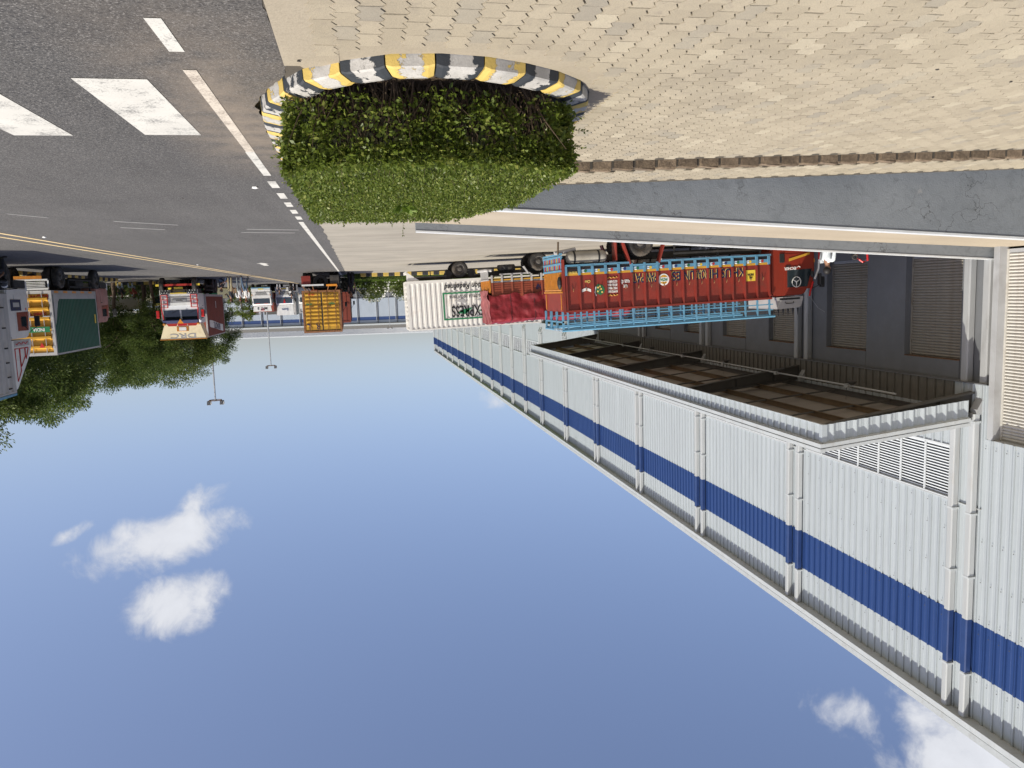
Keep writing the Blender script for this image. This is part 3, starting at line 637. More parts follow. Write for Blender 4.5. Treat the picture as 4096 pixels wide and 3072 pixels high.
# ------------------------------------------------------------------ dock canopy
CY0, CY1, CX = 18.45, 54.35, 4.9
def cz_(x): return 5.11+.09*x
can = obj('canopy', MB().poly([(0,CY0,cz_(0)+.55),(CX,CY0,cz_(CX)+.55),(CX,CY1,cz_(CX)+.55),(0,CY1,cz_(0)+.55)]).poly([(0,CY0,cz_(0)+.58),(CX,CY0,cz_(CX)+.58),(CX,CY1,cz_(CX)+.58),(0,CY1,cz_(0)+.58)]), M_deck, WH)
n = 34; w = (CY1-CY0)/n; fsh = corr(MB(), 0, w, cz_(CX), cz_(CX)+.47, 3, CX).mesh('fascia_sheet', M_clad, fix=False)
for k in range(n): obj('fascia_sheet', fsh, None, can, loc=(0, CY0+k*w, 0))
def side(y, sgn):
    m = MB(); nr = 13; x0, x1 = .38, CX; pts = []
    wv = (x1-x0)/nr
    for r in range(nr): pts += [(x0+(r+t)*wv, h) for t, h in PROF]
    pts.append((x1+.03, 0)); i = len(m.v)
    for x, h in pts: m.v += [(x, y-sgn*h, cz_(x)), (x, y-sgn*h, cz_(x)+.47)]
    for j in range(len(pts)-1): m.f.append((i+2*j, i+2*j+2, i+2*j+3, i+2*j+1))
    obj('side_fascia', m, M_clad, can)
    t = MB()
    for (za, zb, dx) in ((.47,.50,.05),(.50,.60,.11),(.63,.72,.105)):
        a = y-sgn*dx; t.poly([(x_, a if yy else y+sgn*.1, cz_(x_)+z) for x_, yy, z in ((.38,1,za),(CX+dx,1,za),(CX+dx,1,zb),(.38,1,zb))])
        t.poly([(.38,a,cz_(.38)+za),(CX+dx,a,cz_(CX+dx)+za),(CX+dx,y,cz_(CX+dx)+za),(.38,y,cz_(.38)+za)]); t.poly([(.38,a,cz_(.38)+zb),(CX+dx,a,cz_(CX+dx)+zb),(CX+dx,y,cz_(CX+dx)+zb),(.38,y,cz_(.38)+zb)])
    obj('side_trim', t, M_cap, can)
side(CY0, 1); side(CY1, -1)
zc = cz_(CX)
t = MB(); t.box(CX+.02,CX+.06,CY0-.05,CY1+.05,zc+.468,zc+.50).prism([(CX,zc+.5),(CX+.14,zc+.50),(CX+.14,zc+.61),(CX+.11,zc+.61),(CX,zc+.55)], CY0-.115, CY1+.115, 'y').prism([(CX,zc+.64),(CX+.135,zc+.64),(CX+.135,zc+.74),(CX,zc+.76)], CY0-.11, CY1+.11, 'y'); obj('gutter_trim', t, M_cap, can)
obj('trim_gap', MB().box(CX,CX+.10,CY0-.085,CY1+.085,zc+.612,zc+.638), M_steel, can)
obj('corner_cap', MB().box(CX-.10,CX+.05,CY0-.045,CY0+.10,zc-.01,zc+.469), M_clad, can)
obj('drip_edge', MB().box(CX-.02,CX+.045,CY0-.04,CY1,zc-.014,zc-.001), M_cap, can)
for k, y in enumerate((18.75, 27.62, 36.45, 45.35, 54.1)):
    m = MB(); zt = lambda x: cz_(x)+.36
    for z0a, z0b, wd in ((-.52,-.46,.2),(.0,.05,.2),(-.46,.0,.02)):
        i = len(m.v); x0, x1 = -.3, CX-.12
        def bz(x, o): return zt(x)+(o if o > -.05 else o*(1-.45*(x/CX)))
        for x in (x0, x1): m.v += [(x,y-wd/2,bz(x,z0a)),(x,y+wd/2,bz(x,z0a)),(x,y+wd/2,bz(x,z0b)),(x,y-wd/2,bz(x,z0b))]
        m.f += [(i,i+1,i+2,i+3),(i+7,i+6,i+5,i+4)]+[(i+a, i+4+a, i+4+(a+1) % 4, i+(a+1) % 4) for a in range(4)]
    raf = obj('rafter', m, M_steel, can)
    sm = MB()
    for x in (1.1, 2.7): sm.box(x-.008,x+.008,y-.095,y+.095,zt(x)-.45*(1-.45*x/CX),zt(x))
    obj('stiffener', sm, M_steel, raf)
for x in (.5, 1.75, 3.1, 4.4):
    m = MB(); z = cz_(x)+.40; m.box(x-.01,x+.01,CY0+.05,CY1-.05,z-.06,z+.13).box(x-.01,x+.06,CY0+.05,CY1-.05,z-.06,z-.045); obj('purlin', m, M_purl if x in (1.75,3.1) else M_steel, can)
for y in np.arange(21.5, 54, 2.93):
    for (a, b) in ((.5,1.75),(1.75,3.1),(3.1,4.4)): obj('sag_bar', MB().bar((a,float(y)+a*.05,cz_(a)+.38),(b,float(y)+a*.05,cz_(b)+.38),.05), M_steel, can)
cd = obj('light_conduit', MB().tube([(1.35,20.2,5.13),(1.35,53.5,5.13)], .03, 6), M_pipe, can)
for y in np.arange(22.3, 53, 4.4):
    y = float(y); d = obj('dock_light', MB().lathe([(.0,.10),(.05,.10),(.16,-.02),(.17,-.04),(.0,-.035)], 14, 'z', (1.35,y,5.0)), M_steel, can, smooth=50); obj('junction_box', MB().box(1.28,1.42,y+.18,y+.34,5.08,5.2), M_pipe, d)
    obj('hanger', MB().tube([(1.35,y+.3,5.13),(1.35,y+.3,5.62)], .008, 4), M_steel, can)
# white plaster crumbs at the junction of ramp parapet and building
# ------------------------------------------------------------------ far warehouse across the end of the yard
ang = math.atan2(361.5-379.4, -29.5-62.6)   # direction of the facade
FB = thing('warehouse', 'distant white warehouse with blue band and pale roof closing off the road', 'warehouse', (62.6, 379.4, 0), (0, 0, ang+math.pi))
# local: x along facade to the right, +y away from camera... facade faces -y
def fsheet(name, x0, x1, z0, z1, mat, nr, y=0.):
    m = MB(); w = (x1-x0)/nr; i = 0; pts = []
    for r in range(nr): pts += [(x0+(r+t)*w, h) for t, h in ((0,0),(.3,0),(.4,.05),(.6,.05),(.7,0))]
    pts.append((x1, 0))
    for x, h in pts: m.v += [(x, y-h, z0), (x, y-h, z1)]
    for j in range(len(pts)-1): m.f.append((2*j, 2*j+2, 2*j+3, 2*j+1))
    return obj(name, m, mat, FB, fix=False)
M_clad2 = pm('far_sheeting', (.42,.47,.53), .55, .05, .3); M_blue2 = pm('far_blue', (.04,.075,.2), .5, .05, .3); M_roof2 = pm('far_roof', (.42,.425,.42), 1., .04, .2, spec=0.)
m = MB(); m.box(-200,140,.3,80,0,14.4); obj('inner_wall', m, M_plinth, FB)
for k in range(-12, 12):
    x0, x1 = k*9., k*9.+9; fsheet('cladding_sheet', x0, x1, 2.2, 10.85, M_clad2, 24); fsheet('band_sheet', x0, x1, 10.85, 12.4, M_blue2, 24); fsheet('cladding_sheet', x0, x1, 12.4, 13.8, M_clad2, 24)
    obj('downpipe', MB().box(x0-.45,x0-.25,-.35,-.05,0,13.8), M_pipeb if False else M_steel, FB); obj('downpipe', MB().box(x0+.25,x0+.45,-.35,-.05,0,13.8), M_pipe, FB)
    if -4 < k < 6: obj('louvre', MB().box(x0+1.3,x0+7.7,-.10,.02,6.4,8.2), M_steel, FB)
obj('eaves_gutter', MB().box(-110,108,-.9,.2,14.0,14.75), M_cap, FB)
obj('roof_flashing', MB().quad((-110,.1,14.75),(108,.1,14.75),(108,.6,16.3),(-110,.6,16.3)), M_steel, FB)
m = MB()
pts = []
for k in range(436): x = -110+k*.5; pts += [(x,0),(x+.3,0),(x+.34,.09),(x+.46,.09)]
pts.append((108,0)); i = 0
for x, h in pts: m.v += [(x, .62, 16.3+h), (x, 44, 20.7+h)]
for j in range(len(pts)-1): m.f.append((2*j, 2*j+2, 2*j+3, 2*j+1))
obj('roof', m, M_roof2, FB, fix=False); obj('ridge', MB().box(-110,108,43.6,44.4,20.6,21.2), M_cap, FB)

# ------------------------------------------------------------------ clipped hedge in the planter
M_leaf = leafmat('hedge_leaf', (.085,.125,.02), (.15,.20,.03), (.30,.32,.08), .38, .42, 2.2); M_twig = pm('twig', (.10,.07,.045), .9)
hedge = thing('hedge', 'dense clipped green hedge inside the yellow and black kerb', 'hedge', (-.7, 8.3, 0))
def hplan(u, v):
    """unit square -> plan point of the hedge top, back left corner cut off"""
    y = 6.1+v*4.5; xl = -1.83 if v < .62 else -1.83+.55*((v-.62)/.38); xr = .50-.02*v
    return xl+(xr-xl)*u, y
def front_y(x): return 6.02+.62*abs((x+.68)/1.33)**2.6
pts, dirs, size = [], [], []
def addl(p, d, s): pts.append(p); dirs.append(d); size.append(s)
def und(x, y): return 0.035*mnoise.noise((x*1.6, y*1.6, 2))+.028*mnoise.noise((x*5, y*5, 7))
for k in range(52000):          # top
    x, y = hplan(random.random(), random.random())
    if y < front_y(x): continue
    gap = mnoise.noise((x*4, y*4, 21)); h = .68+und(x, y)-abs(random.gauss(0, .045))-(.10 if gap > .42 else 0)+ (.03 if random.random() < .04 else 0)
    addl((x, y, h), (random.gauss(0,.7), random.gauss(0,.7), random.gauss(.5,.45)), random.uniform(.018,.040))
for k in range(15500):          # front, thinner towards the ground
    u = random.random(); x = -1.87+2.4*u; z = .13+.58*random.random()**.8
    if random.random() > .30+1.0*(z/.7)**1.2: continue
    cl = mnoise.noise((x*3.2, z*3.4, 4))+.5*mnoise.noise((x*8, z*8, 1))
    if z < .56 and cl < -.02 and random.random() < .86: continue
    y = front_y(x)+.02+abs(random.gauss(0,.09))-.05*(z/.7)+.08*mnoise.noise((x*2.5, z*2.5, 11))
    addl((x, y, z), (random.gauss(0,.6), random.gauss(-.55,.5), random.gauss(.25,.5)), random.uniform(.034,.062))
for side_ in (0, 1):
    for k in range(11000):
        v = random.random(); x, y = hplan(side_, v); z = .12+.58*random.random()**.85; sg = 1 if side_ else -1
        if y < front_y(x)-.05 and True: y = front_y(x)+random.random()*.3
        x += sg*(.04-abs(random.gauss(0,.08)))-sg*.06*(1-z/.7)
        addl((x, y, z), (random.gauss(.5*sg,.5), random.gauss(-.1,.6), random.gauss(.3,.5)), random.uniform(.03,.055))
for k in range(9000):           # back
    u = random.random(); x, y = hplan(u, 1.); z = .3+.4*random.random(); addl((x, y+.03-abs(random.gauss(0,.06)), z), (random.gauss(0,.6), random.gauss(.5,.5), random.gauss(.3,.5)), random.uniform(.03,.05))
tw = MB()
def sprig(x, y, z, d, L):
    d = Vector(d).normalized(); q = Vector((x,y,z)); tw.tube([q, q+d*L], [.0025,.0012], 4, False)
    for t in np.arange(.2, 1.01, .13):
        for s in (-1, 1):
            a = d.cross(Vector((random.gauss(0,1),random.gauss(0,1),random.gauss(0,1)))).normalized(); addl(tuple(q+d*L*float(t)), tuple(a*s+d*.8), random.uniform(.024,.04))
for k in range(140):
    x, y = hplan(random.random(), random.random()); sprig(x, max(y, front_y(x)+.05), .66+und(x, y), (random.gauss(0,.25), random.gauss(0,.25), 1), random.uniform(.05,.12))
for k in range(40):
    v = random.random(); x, y = hplan(random.choice((0,1)), v); sg = 1 if x > -.6 else -1; sprig(x, max(y, front_y(x)), random.uniform(.25,.6), (sg, random.gauss(0,.5), random.uniform(.0,.6)), random.uniform(.08,.2))
x, y = hplan(.38, .97); sprig(x, y, .64, (.05,0,1), .26)
P_ = np.array(pts)-np.array((-.7,8.3,0)); obj('foliage', leafcloud('foliage', P_, np.array(dirs), np.array(size), M_leaf, .52), None, hedge)
for k in range(320):
    x = random.uniform(-1.6,.25); y = front_y(x)+random.uniform(.12,.5); p = Vector((x,y,.05)); q = p+Vector((random.gauss(0,.12),random.gauss(-.05,.1),random.uniform(.3,.55))); tw.tube([p,(p+q)/2+Vector((random.gauss(0,.03),random.gauss(0,.03),0)),q], [.007,.005,.002], 4, False)
tw.v = [(a+.7, b-8.3, c) for a, b, c in tw.v]; stuff(obj('stems', tw, M_twig, hedge, fix=False))
co = MB(); cpts = [hplan(u, 1.) for u in (1,.5,0)]+[hplan(0, v) for v in (.8,.6,.4,.22)]+[(x, front_y(x)+.32) for x in np.linspace(-1.7,.35,8)]+[hplan(1, v) for v in (.25,.5,.8)]
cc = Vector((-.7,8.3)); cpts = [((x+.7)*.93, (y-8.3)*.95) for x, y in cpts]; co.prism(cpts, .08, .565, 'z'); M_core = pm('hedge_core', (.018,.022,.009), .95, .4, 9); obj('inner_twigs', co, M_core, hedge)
gw = MB()      # the larger weed growing through the hedge top
wp = np.array([(-.57+.7+random.gauss(0,.02), 8.9-8.3+random.gauss(0,.02), .68) for _ in range(16)]); wd = np.array([(random.gauss(0,.8), random.gauss(-.2,.6), random.uniform(.2,.8)) for _ in range(16)])
M_weed = leafmat('weed_leaf', (.10,.17,.02), (.16,.24,.03), (.22,.28,.06), .3); obj('weed', leafcloud('weed', wp, wd, np.full(16,.16), M_weed, .45), None, hedge)

# ------------------------------------------------------------------ trees
M_tl = [leafmat('tree_leaf_dark', (.06,.095,.022), (.10,.15,.034), (.21,.25,.07), .4, .5, .5), leafmat('tree_leaf_olive', (.07,.105,.022), (.12,.165,.036), (.24,.27,.075), .38, .5, .5), leafmat('tree_leaf_light', (.09,.13,.02), (.14,.18,.03), (.2,.23,.05), .3, .5, .6)]
M_bark = pm('bark', (.12,.085,.06), .95, .3, 6, bmp=.02, bscale=14)
def crown(seed, n, rx, ry, rz_, cz0, leaf, mat, clumps=60, asp=.3, flat=.35):
    g = np.random.default_rng(seed); P, D, Sz = [], [], []
    for c in range(clumps):
        d = g.normal(size=3); d /= np.linalg.norm(d); r = g.uniform(.45,1.)**.6*g.uniform(.82,1.12); c0 = d*r*np.array((rx,ry,rz_)); k = n//clumps
        cr = g.uniform(.16,.30)*min(rx, rz_)*1.15; q = g.normal(size=(k,3)); q /= np.linalg.norm(q, axis=1, keepdims=True); q *= (g.random((k,1))**.55)*cr; q[:,2] *= .75
        out = c0/np.linalg.norm(c0); P.append(q+c0+np.array((0,0,cz0))); D.append(q/cr*1.1+out*.5+np.array((0,0,flat))+g.normal(size=(k,3))*.35); Sz.append(g.uniform(.7,1.25,k)*leaf)
    return leafcloud('crown', np.concatenate(P), np.concatenate(D), np.concatenate(Sz), mat, asp)
def trunkmesh(seed, h, r, lean=.1, limbs=7, cr=2.):
    rn = random.Random(seed); m = MB(); p = [Vector((0,0,-.1))]; 
    for k in range(1, 6): p.append(Vector((rn.gauss(0,lean)*k*.4, rn.gauss(0,lean)*k*.4, h*k/5)))
    m.tube(p, [r, r*.85, r*.75, r*.62, r*.5, r*.3], 9)
    for k in range(limbs):
        i = rn.choice((2,3,4)); a = rn.uniform(0,6.28); q = p[i]; e = q+Vector((math.cos(a)*cr*rn.uniform(.5,.95), math.sin(a)*cr*rn.uniform(.5,.95), rn.uniform(.4,1.)*h*.45)); m.tube([q, (q+e)/2+Vector((0,0,.2)), e], [r*.42, r*.28, r*.1], 6)
    return m.mesh('trunk', M_bark, smooth=50)
def tree(name, label, x, y, cm, tm, s=1., rz2=0., group=None, z=0.):
    t = thing(name, label, 'tree', (x, y, z), (0,0,rz2), group); t.scale = (s,s,s); obj('crown', cm, None, t); obj('trunk', tm, None, t); return t
CA = crown(1, 42000, 2.5, 2.5, 2.4, 4.2, .125, M_tl[0], 110, .42); CB = crown(2, 50000, 2.9, 2.7, 2.9, 4.7, .13, M_tl[1], 130, .42); CC = crown(3, 40000, 2.3, 2.3, 2.7, 4.4, .125, M_tl[0], 100, .4)
TA, TB, TC = trunkmesh(1, 3.8, .15), trunkmesh(2, 4.2, .18), trunkmesh(3, 4.0, .14)
tl = [('leaning dark green tree rising above the grey box truck at the picture edge', 21.6, 44.5, CB, TB, 1.26, .4), ('olive green tree behind the yellow end of the green container truck', 18.6, 47.6, CA, TA, 1.25, 1.7), ('dense tree showing above the middle of the green container', 20.4, 54.0, CB, TB, 1.16, 2.6),
      ('tree with a bare brown trunk behind the seated people on the kerb', 17.3, 60.3, CC, TC, 1.1, 3.), ('tree between the green container and the cream fronted truck', 15.9, 62.6, CA, TA, 1.14, .9), ('tree whose crown shows over the cream signboard of the front facing truck', 14.6, 66.0, CB, TB, 1.08, 5.2), ('far right tree crown ending beside the lamp post above the red container', 12.9, 70.5, CC, TC, .98, 4.), ('tall background tree deep in the grove of trees', 24.5, 62.0, CB, TB, 1.25, 2.), ('dark tree at the back of the grove over the parked rickshaws', 19.6, 72.0, CC, TC, 1.22, 1.), ('slim tree close behind the box of the cream fronted truck', 14.3, 58.4, CC, TC, .9, .2)]
for k, a in enumerate(tl): tree('roadside_tree', a[0], a[1], a[2], a[3], a[4], a[5], a[6], 'trees along the right side of the road')
CS = crown(8, 4200, 1.9, 1.7, 1.45, 2.4, .2, M_tl[2], 45, .4); TS = trunkmesh(5, 2.2, .08, .08, 5, 1.2)
tree('small_tree', 'small light green tree behind the men walking on the road', 16.4, 116, CS, TS, 1.12, 0)
tree('small_tree', 'distant light green tree beyond the small white trucks', 9.2, 165, CS, TS, 1.0, 1.)
# undergrowth and shrubs
def shrub(name, label, cat, x, y, sx, sy, sz, n, leaf, mat, group=None, seed=0, flowers=0, z=0.):
    g = np.random.default_rng(seed+100); t = thing(name, label, cat, (x, y, z), (0,0,0), group); q = g.normal(size=(n,3)); q /= np.linalg.norm(q, axis=1, keepdims=True); q[:,2] = np.abs(q[:,2]); r = g.random((n,1))**.3*(1+.16*np.sin(q[:,:1]*9+seed)*np.sin(q[:,1:2]*8)); P = q*r*np.array((sx,sy,sz))
    obj('foliage', leafcloud('foliage', P, q+g.normal(size=(n,3))*.6+np.array((0,0,.3)), g.uniform(.7,1.3,n)*leaf, mat, .4), None, t)
    st = MB()
    for k in range(9): a = g.uniform(0,6.28); st.tube([(0,0,-.05),(math.cos(a)*sx*.5,math.sin(a)*sy*.5,sz*.7)], [.02,.008], 5)
    stuff(obj('stems', st, M_twig, t))
    if flowers:
        q = g.normal(size=(flowers,3)); q /= np.linalg.norm(q, axis=1, keepdims=True); q[:,2] = np.abs(q[:,2]); stuff(obj('flowers', leafcloud('flowers', q*1.04*np.array((sx,sy,sz)), q+g.normal(size=(flowers,3))*.4, np.full(flowers,.2), M_petal, 1.), None, t))
    return t
M_petal = leafmat('petal', (.75,.75,.7), (.8,.8,.76), (.8,.78,.7), .2)
shrub('flowering_shrub', 'white flowering shrub on the grass next to the yellow container truck', 'shrub', -1.3, 75.6, 1.6, 1.0, 2.0, 2600, .2, M_tl[1], 'flowering shrubs behind the far kerb', 1, 170)
shrub('flowering_shrub', 'white flowering shrub on the grass next to the white container truck', 'shrub', -4.4, 75.0, 1.6, 1.0, 1.95, 2600, .2, M_tl[1], 'flowering shrubs behind the far kerb', 2, 150)
shrub('flowering_shrub', 'flowering shrub half hidden behind the white container', 'shrub', -7.4, 74.8, 1.6, 1.0, 1.9, 2200, .2, M_tl[1], 'flowering shrubs behind the far kerb', 3, 60)
shrub('low_shrub', 'low dark green planting between the far kerb and the grass', 'shrub', -2.5, 57.7, 3.6, .7, .42, 5200, .13, M_tl[0], None, 4)
shrub('low_shrub', 'low dark planting behind the white container truck on the verge', 'shrub', -9.0, 57.7, 3.2, .7, .45, 3000, .14, M_tl[0], None, 5)
for k, (x, y, s, lab) in enumerate(((16.9,44.5,1.2,'bush on the verge behind the rear of the green container truck'),(16.6,50.5,1.1,'bush in the shade beside the driveway under the trees'),(16.2,64.2,1.3,'leafy bush behind the people sitting on the kerb'),(14.9,67.0,1.1,'bush behind the cab of the cream fronted truck'),(10.8,88.,1.4,'bush beside the road beyond the walking men'),(18.4,64.6,1.2,'bush at the foot of the leftmost trunk in the grove'))):
    shrub('bush', lab, 'bush', x, y, s*1.2, s, s*.95, 1500, .2, M_tl[0 if k % 2 else 1], None, 20+k)
# grass of the far verge
M_lawn = soilmat('lawn_turf', (.10,.15,.03), (.14,.19,.035), (.18,.22,.05)); struct(obj('lawn', MB().quad((-60,56.5,-.03),(.75,56.5,-.03),(.75,150,-.03),(-60,150,-.03)), M_lawn))
n = 30000; gx = RNG.uniform(-15,.7,n); gy = 57.5+42*RNG.random(n)**1.6; gp = np.stack([gx,gy,np.zeros(n)],1); gd = np.stack([RNG.normal(0,.35,n),RNG.normal(0,.35,n),np.ones(n)],1)
M_grass = leafmat('grass_blade', (.10,.17,.018), (.16,.24,.03), (.22,.27,.06), .3, .6, .4)
tag(stuff(obj('grass', leafcloud('grass', gp, gd, RNG.uniform(.16,.36,n), M_grass, .22), None)), 'bright green grass behind the far yellow and black kerb', 'grass')
n = 9000; gp = np.stack([RNG.uniform(15.1,24,n),RNG.uniform(36,66,n),np.zeros(n)],1); keep = ~((gp[:,1] > 52.8) & (gp[:,1] < 60.8) & (gp[:,0] < 19.6)); gp = gp[keep]; n = len(gp); gd = np.stack([RNG.normal(0,.4,n),RNG.normal(0,.4,n),np.ones(n)],1)
tag(stuff(obj('grass', leafcloud('grass', gp, gd, RNG.uniform(.12,.3,n), M_tl[1], .22), None)), 'thin rough grass on the soil under the roadside trees', 'grass')
# ------------------------------------------------------------------ painted kerbs along the road
def straight_kerb(name, label, p, q, n, h=.2, wd=.16):
    t = thing(name, label, 'kerb', (p[0], p[1], 0)); d = (Vector(q)-Vector(p)); L = d.length/n; d.normalize(); a = math.atan2(d.y, d.x)
    me = [MB().bbox(.006,L-.006,-wd/2,wd/2,-.06,h,.02).mesh('kerb_block', mt) for mt in (M_py, M_pb)]
    for k in range(n): obj('kerb_block', me[k % 2], None, t, loc=(d.x*L*k, d.y*L*k, 0), rot=(0,0,a))
M_py = pm('kerb_paint_yellow', (.62,.44,.10), .7, .2, 3, dirt=(.35,.33,.3), damt=.45, dscale=5); M_pb = pm('kerb_paint_black', (.035,.035,.04), .7, .2, 3, dirt=(.2,.19,.18), damt=.3, dscale=5)
straight_kerb('road_kerb', 'yellow and black kerb at the end of the concrete apron by the grass', (-.2,56.3), (-14.7,56.3), 36, .24, .2)
straight_kerb('road_kerb', 'yellow and black kerb along the road behind the parked green container truck', (14.85,30), (14.85,52.6), 45)
straight_kerb('road_kerb', 'yellow and black kerb beside the driveway where people sit under the trees', (19.5,61.0), (14.9,61.0), 9, .22)
straight_kerb('road_kerb', 'far kerb of the road running on past the walking men', (14.85,61.3), (14.85,110), 97)
# ------------------------------------------------------------------ lamp posts
M_galv = pm('galvanised', (.42,.43,.44), .5, .1, 2, metal=.3); M_lampb = pm('lamp_body', (.10,.09,.085), .6)
def lamp(label, x, y, h, tilt=0.):
    t = thing('lamp_post', label, 'lamp post', (x, y, 0), (0, tilt, 0), 'flood light posts along the road')
    obj('pole', MB().tube([(0,0,0),(0,0,h*.5),(0,0,h)], [.11,.085,.055], 10), M_galv, t, smooth=40); obj('base_plate', MB().box(-.2,.2,-.2,.2,0,.03), M_galv, t)
    rg = MB(); rg.tube([(.52*math.cos(a),.52*math.sin(a),h-.02) for a in np.linspace(0,6.283,17)], .03, 6, False); rg.bar((-.52,0,h),(.52,0,h),.04); rg.bar((0,-.52,h),(0,.52,h),.04); obj('ring', rg, M_rust, t)
    for a in (20, 160, 200, 340):
        c, s = math.cos(R(a)), math.sin(R(a)); f = obj('flood_light', MB().bbox(-.15,.15,-.05,.05,-.17,.17,.01), M_lampb, t, loc=(c*.56, s*.56, h+.2), rot=(R(25 if s < 0 else -25),0,0)); obj('lens', MB().box(-.13,.13,-.058,-.051,-.15,.15), M_galv, f)
lamp('tall flood light post rising behind the cream fronted truck', 12.6, 69.5, 10.1, .004); lamp('flood light post rising above the small white truck with the triangle sign', 11.6, 102.3, 10.0, -.008); lamp('distant thin lamp post before the far warehouse', -7.55, 203, 9.7)
t = thing('radio_mast', 'thin lattice mast far behind the far warehouse roof', 'mast', (118, 640, 0)); mm = MB()
for s in (-1,1): mm.bar((s*.5,0,0),(s*.2,0,40),.12)
for z in range(2, 40, 2): mm.bar((-.5+.3*z/40,0,z),(.5-.3*z/40,0,z+1.6),.07)
obj('lattice', mm, M_galv, t)

# ------------------------------------------------------------------ trucks (local frame: x forward, y left, z up, origin on the ground under the tail)
M_tyre = pm('tyre', (.035,.033,.031), .85, .25, 6, dirt=(.16,.13,.10), damt=.5, dscale=3, bmp=.004, bscale=40); M_hub = pm('hub', (.10,.09,.08), .7, .2, 4, dirt=(.2,.17,.13)); M_chas = pm('chassis_black', (.028,.027,.026), .8, .2, 3, dirt=(.12,.1,.08), damt=.4)
M_chrome = pm('chrome', (.7,.7,.7), .22, .05, 2, metal=.9); M_lens = pm('headlight_lens', (.75,.75,.72), .15, .05, 3); M_orl = pm('orange_lens', (.75,.28,.03), .3); M_redl = pm('red_lens', (.5,.02,.02), .3); M_plate = pm('plate_yellow', (.75,.55,.06), .5)
M_wpaint = pm('white_paint', (.66,.66,.64), .4, .06, 2, dirt=(.35,.33,.3), damt=.3, dscale=2); M_glass = glass('windscreen'); M_blk = pm('black_plastic', (.02,.02,.02), .55); M_blktxt = pm('black_lettering', (.018,.018,.02), .6); M_wtxt = pm('white_lettering', (.78,.78,.75), .6); M_navy = pm('navy_lettering', (.008,.014,.06), .6); M_ytxt = pm('yellow_lettering', (.70,.52,.14), .6); M_grntxt = pm('green_lettering', (.02,.19,.075), .6)
M_maroon = pm('maroon_paint', (.225,.03,.02), .5, .18, 2, dirt=(.14,.05,.035), damt=.35, dscale=3); M_sky = pm('sky_blue_paint', (.105,.27,.40), .55, .14, 3, dirt=(.14,.2,.25), damt=.35, dscale=4); M_oyel = pm('ochre_paint', (.56,.30,.035), .5, .12, 3); M_orange = pm('orange_carving', (.48,.19,.025), .5, .2, 5, dirt=(.3,.1,.03), damt=.4, dscale=6)
M_ctred = pm('container_red', (.235,.055,.035), .6, .1, 1.5, dirt=(.13,.05,.03), damt=.35); M_ctgrn = pm('container_green', (.012,.10,.062), .5, .1, 1.5, dirt=(.02,.07,.05), damt=.3); M_ctwht = pm('container_white', (.72,.70,.65), .5, .06, 1.5, dirt=(.42,.36,.28), damt=.25, dscale=1.5); M_ctyel = pm('container_yellow', (.52,.29,.03), .55, .1, 2, dirt=(.28,.13,.03), damt=.4, dscale=4); M_ctgry = pm('container_grey', (.42,.41,.40), .55, .08, 1.5, dirt=(.25,.22,.2), damt=.35); M_rust2 = pm('rust_frame', (.26,.12,.05), .85, .3, 6, dirt=(.1,.05,.03), damt=.5, dscale=5)
_wheel = {}
def wheel(parent, x, y, r=.43, w=.26, dual=0.):
    """tyre with tread and a dished rim; y is the centre, outward side by sign of y"""
    key = (round(r, 2), w)
    if key not in _wheel:
        t = MB().lathe([(r*.56,-w*.42),(r*.62,-w*.5),(r*.88,-w*.52),(r*.97,-w*.44),(r,-w*.36),(r,w*.36),(r*.97,w*.44),(r*.88,w*.52),(r*.62,w*.5),(r*.56,w*.42)], 32)
        for k in range(32):
            a = 2*math.pi*k/32; c, s = math.cos(a), math.sin(a)
            for sd in (-1, 1):
                p = Vector((c*r*.985, sd*w*.40, s*r*.985)); q = Vector((c*r*1.015, sd*w*.22, s*r*1.015)); t.bar(p, q, r*.09, .02, (c,0,s))
        h = MB().lathe([(r*.57,.40*w),(r*.54,.36*w),(r*.5,.12*w),(r*.3,.10*w),(r*.28,.30*w),(r*.2,.36*w),(r*.18,.52*w),(0.001,.53*w)], 20)
        for k in range(8): a = 2*math.pi*k/8; h.tube([(math.cos(a)*r*.39,.10*w,math.sin(a)*r*.39),(math.cos(a)*r*.39,.17*w,math.sin(a)*r*.39)], r*.04, 6)
        _wheel[key] = (t.mesh('tyre', M_tyre, smooth=40), h.mesh('rim', M_hub, smooth=40))
    tm, hm = _wheel[key]; sg = 1 if y >= 0 else -1
    o = obj('wheel', tm, None, parent, loc=(x, y, r)); o.rotation_euler = (0, random.uniform(0,3), 0 if sg > 0 else math.pi); obj('rim', hm, None, o)
    if dual: o2 = obj('wheel', tm, None, parent, loc=(x, y-sg*dual, r)); obj('rim', hm, None, o2)
    return o
def chassis(t, L, zf=.78, wy=.42, axles=(), r=.43, track=.98, front=None, dual=.3):
    m = MB()
    for s in (-1, 1): m.box(.1, L, s*wy-.05, s*wy+.05, zf-.2, zf)
    for x in np.linspace(.3, L-.3, 6): m.box(float(x)-.05, float(x)+.05, -wy, wy, zf-.15, zf-.05)
    obj('chassis', m, M_chas, t)
    for x in axles:
        obj('axle', MB().tube([(x,-track+.1,r),(x,track-.1,r)], .09, 8).sphere((x,0,r), .2, 8), M_chas, t)
        for s in (-1, 1): wheel(t, x, s*track, r, .25, dual)
    if front is not None:
        obj('axle', MB().tube([(front,-track+.1,r),(front,track-.1,r)], .06, 8), M_chas, t)
        for s in (-1, 1): wheel(t, front, s*track, r, .25)
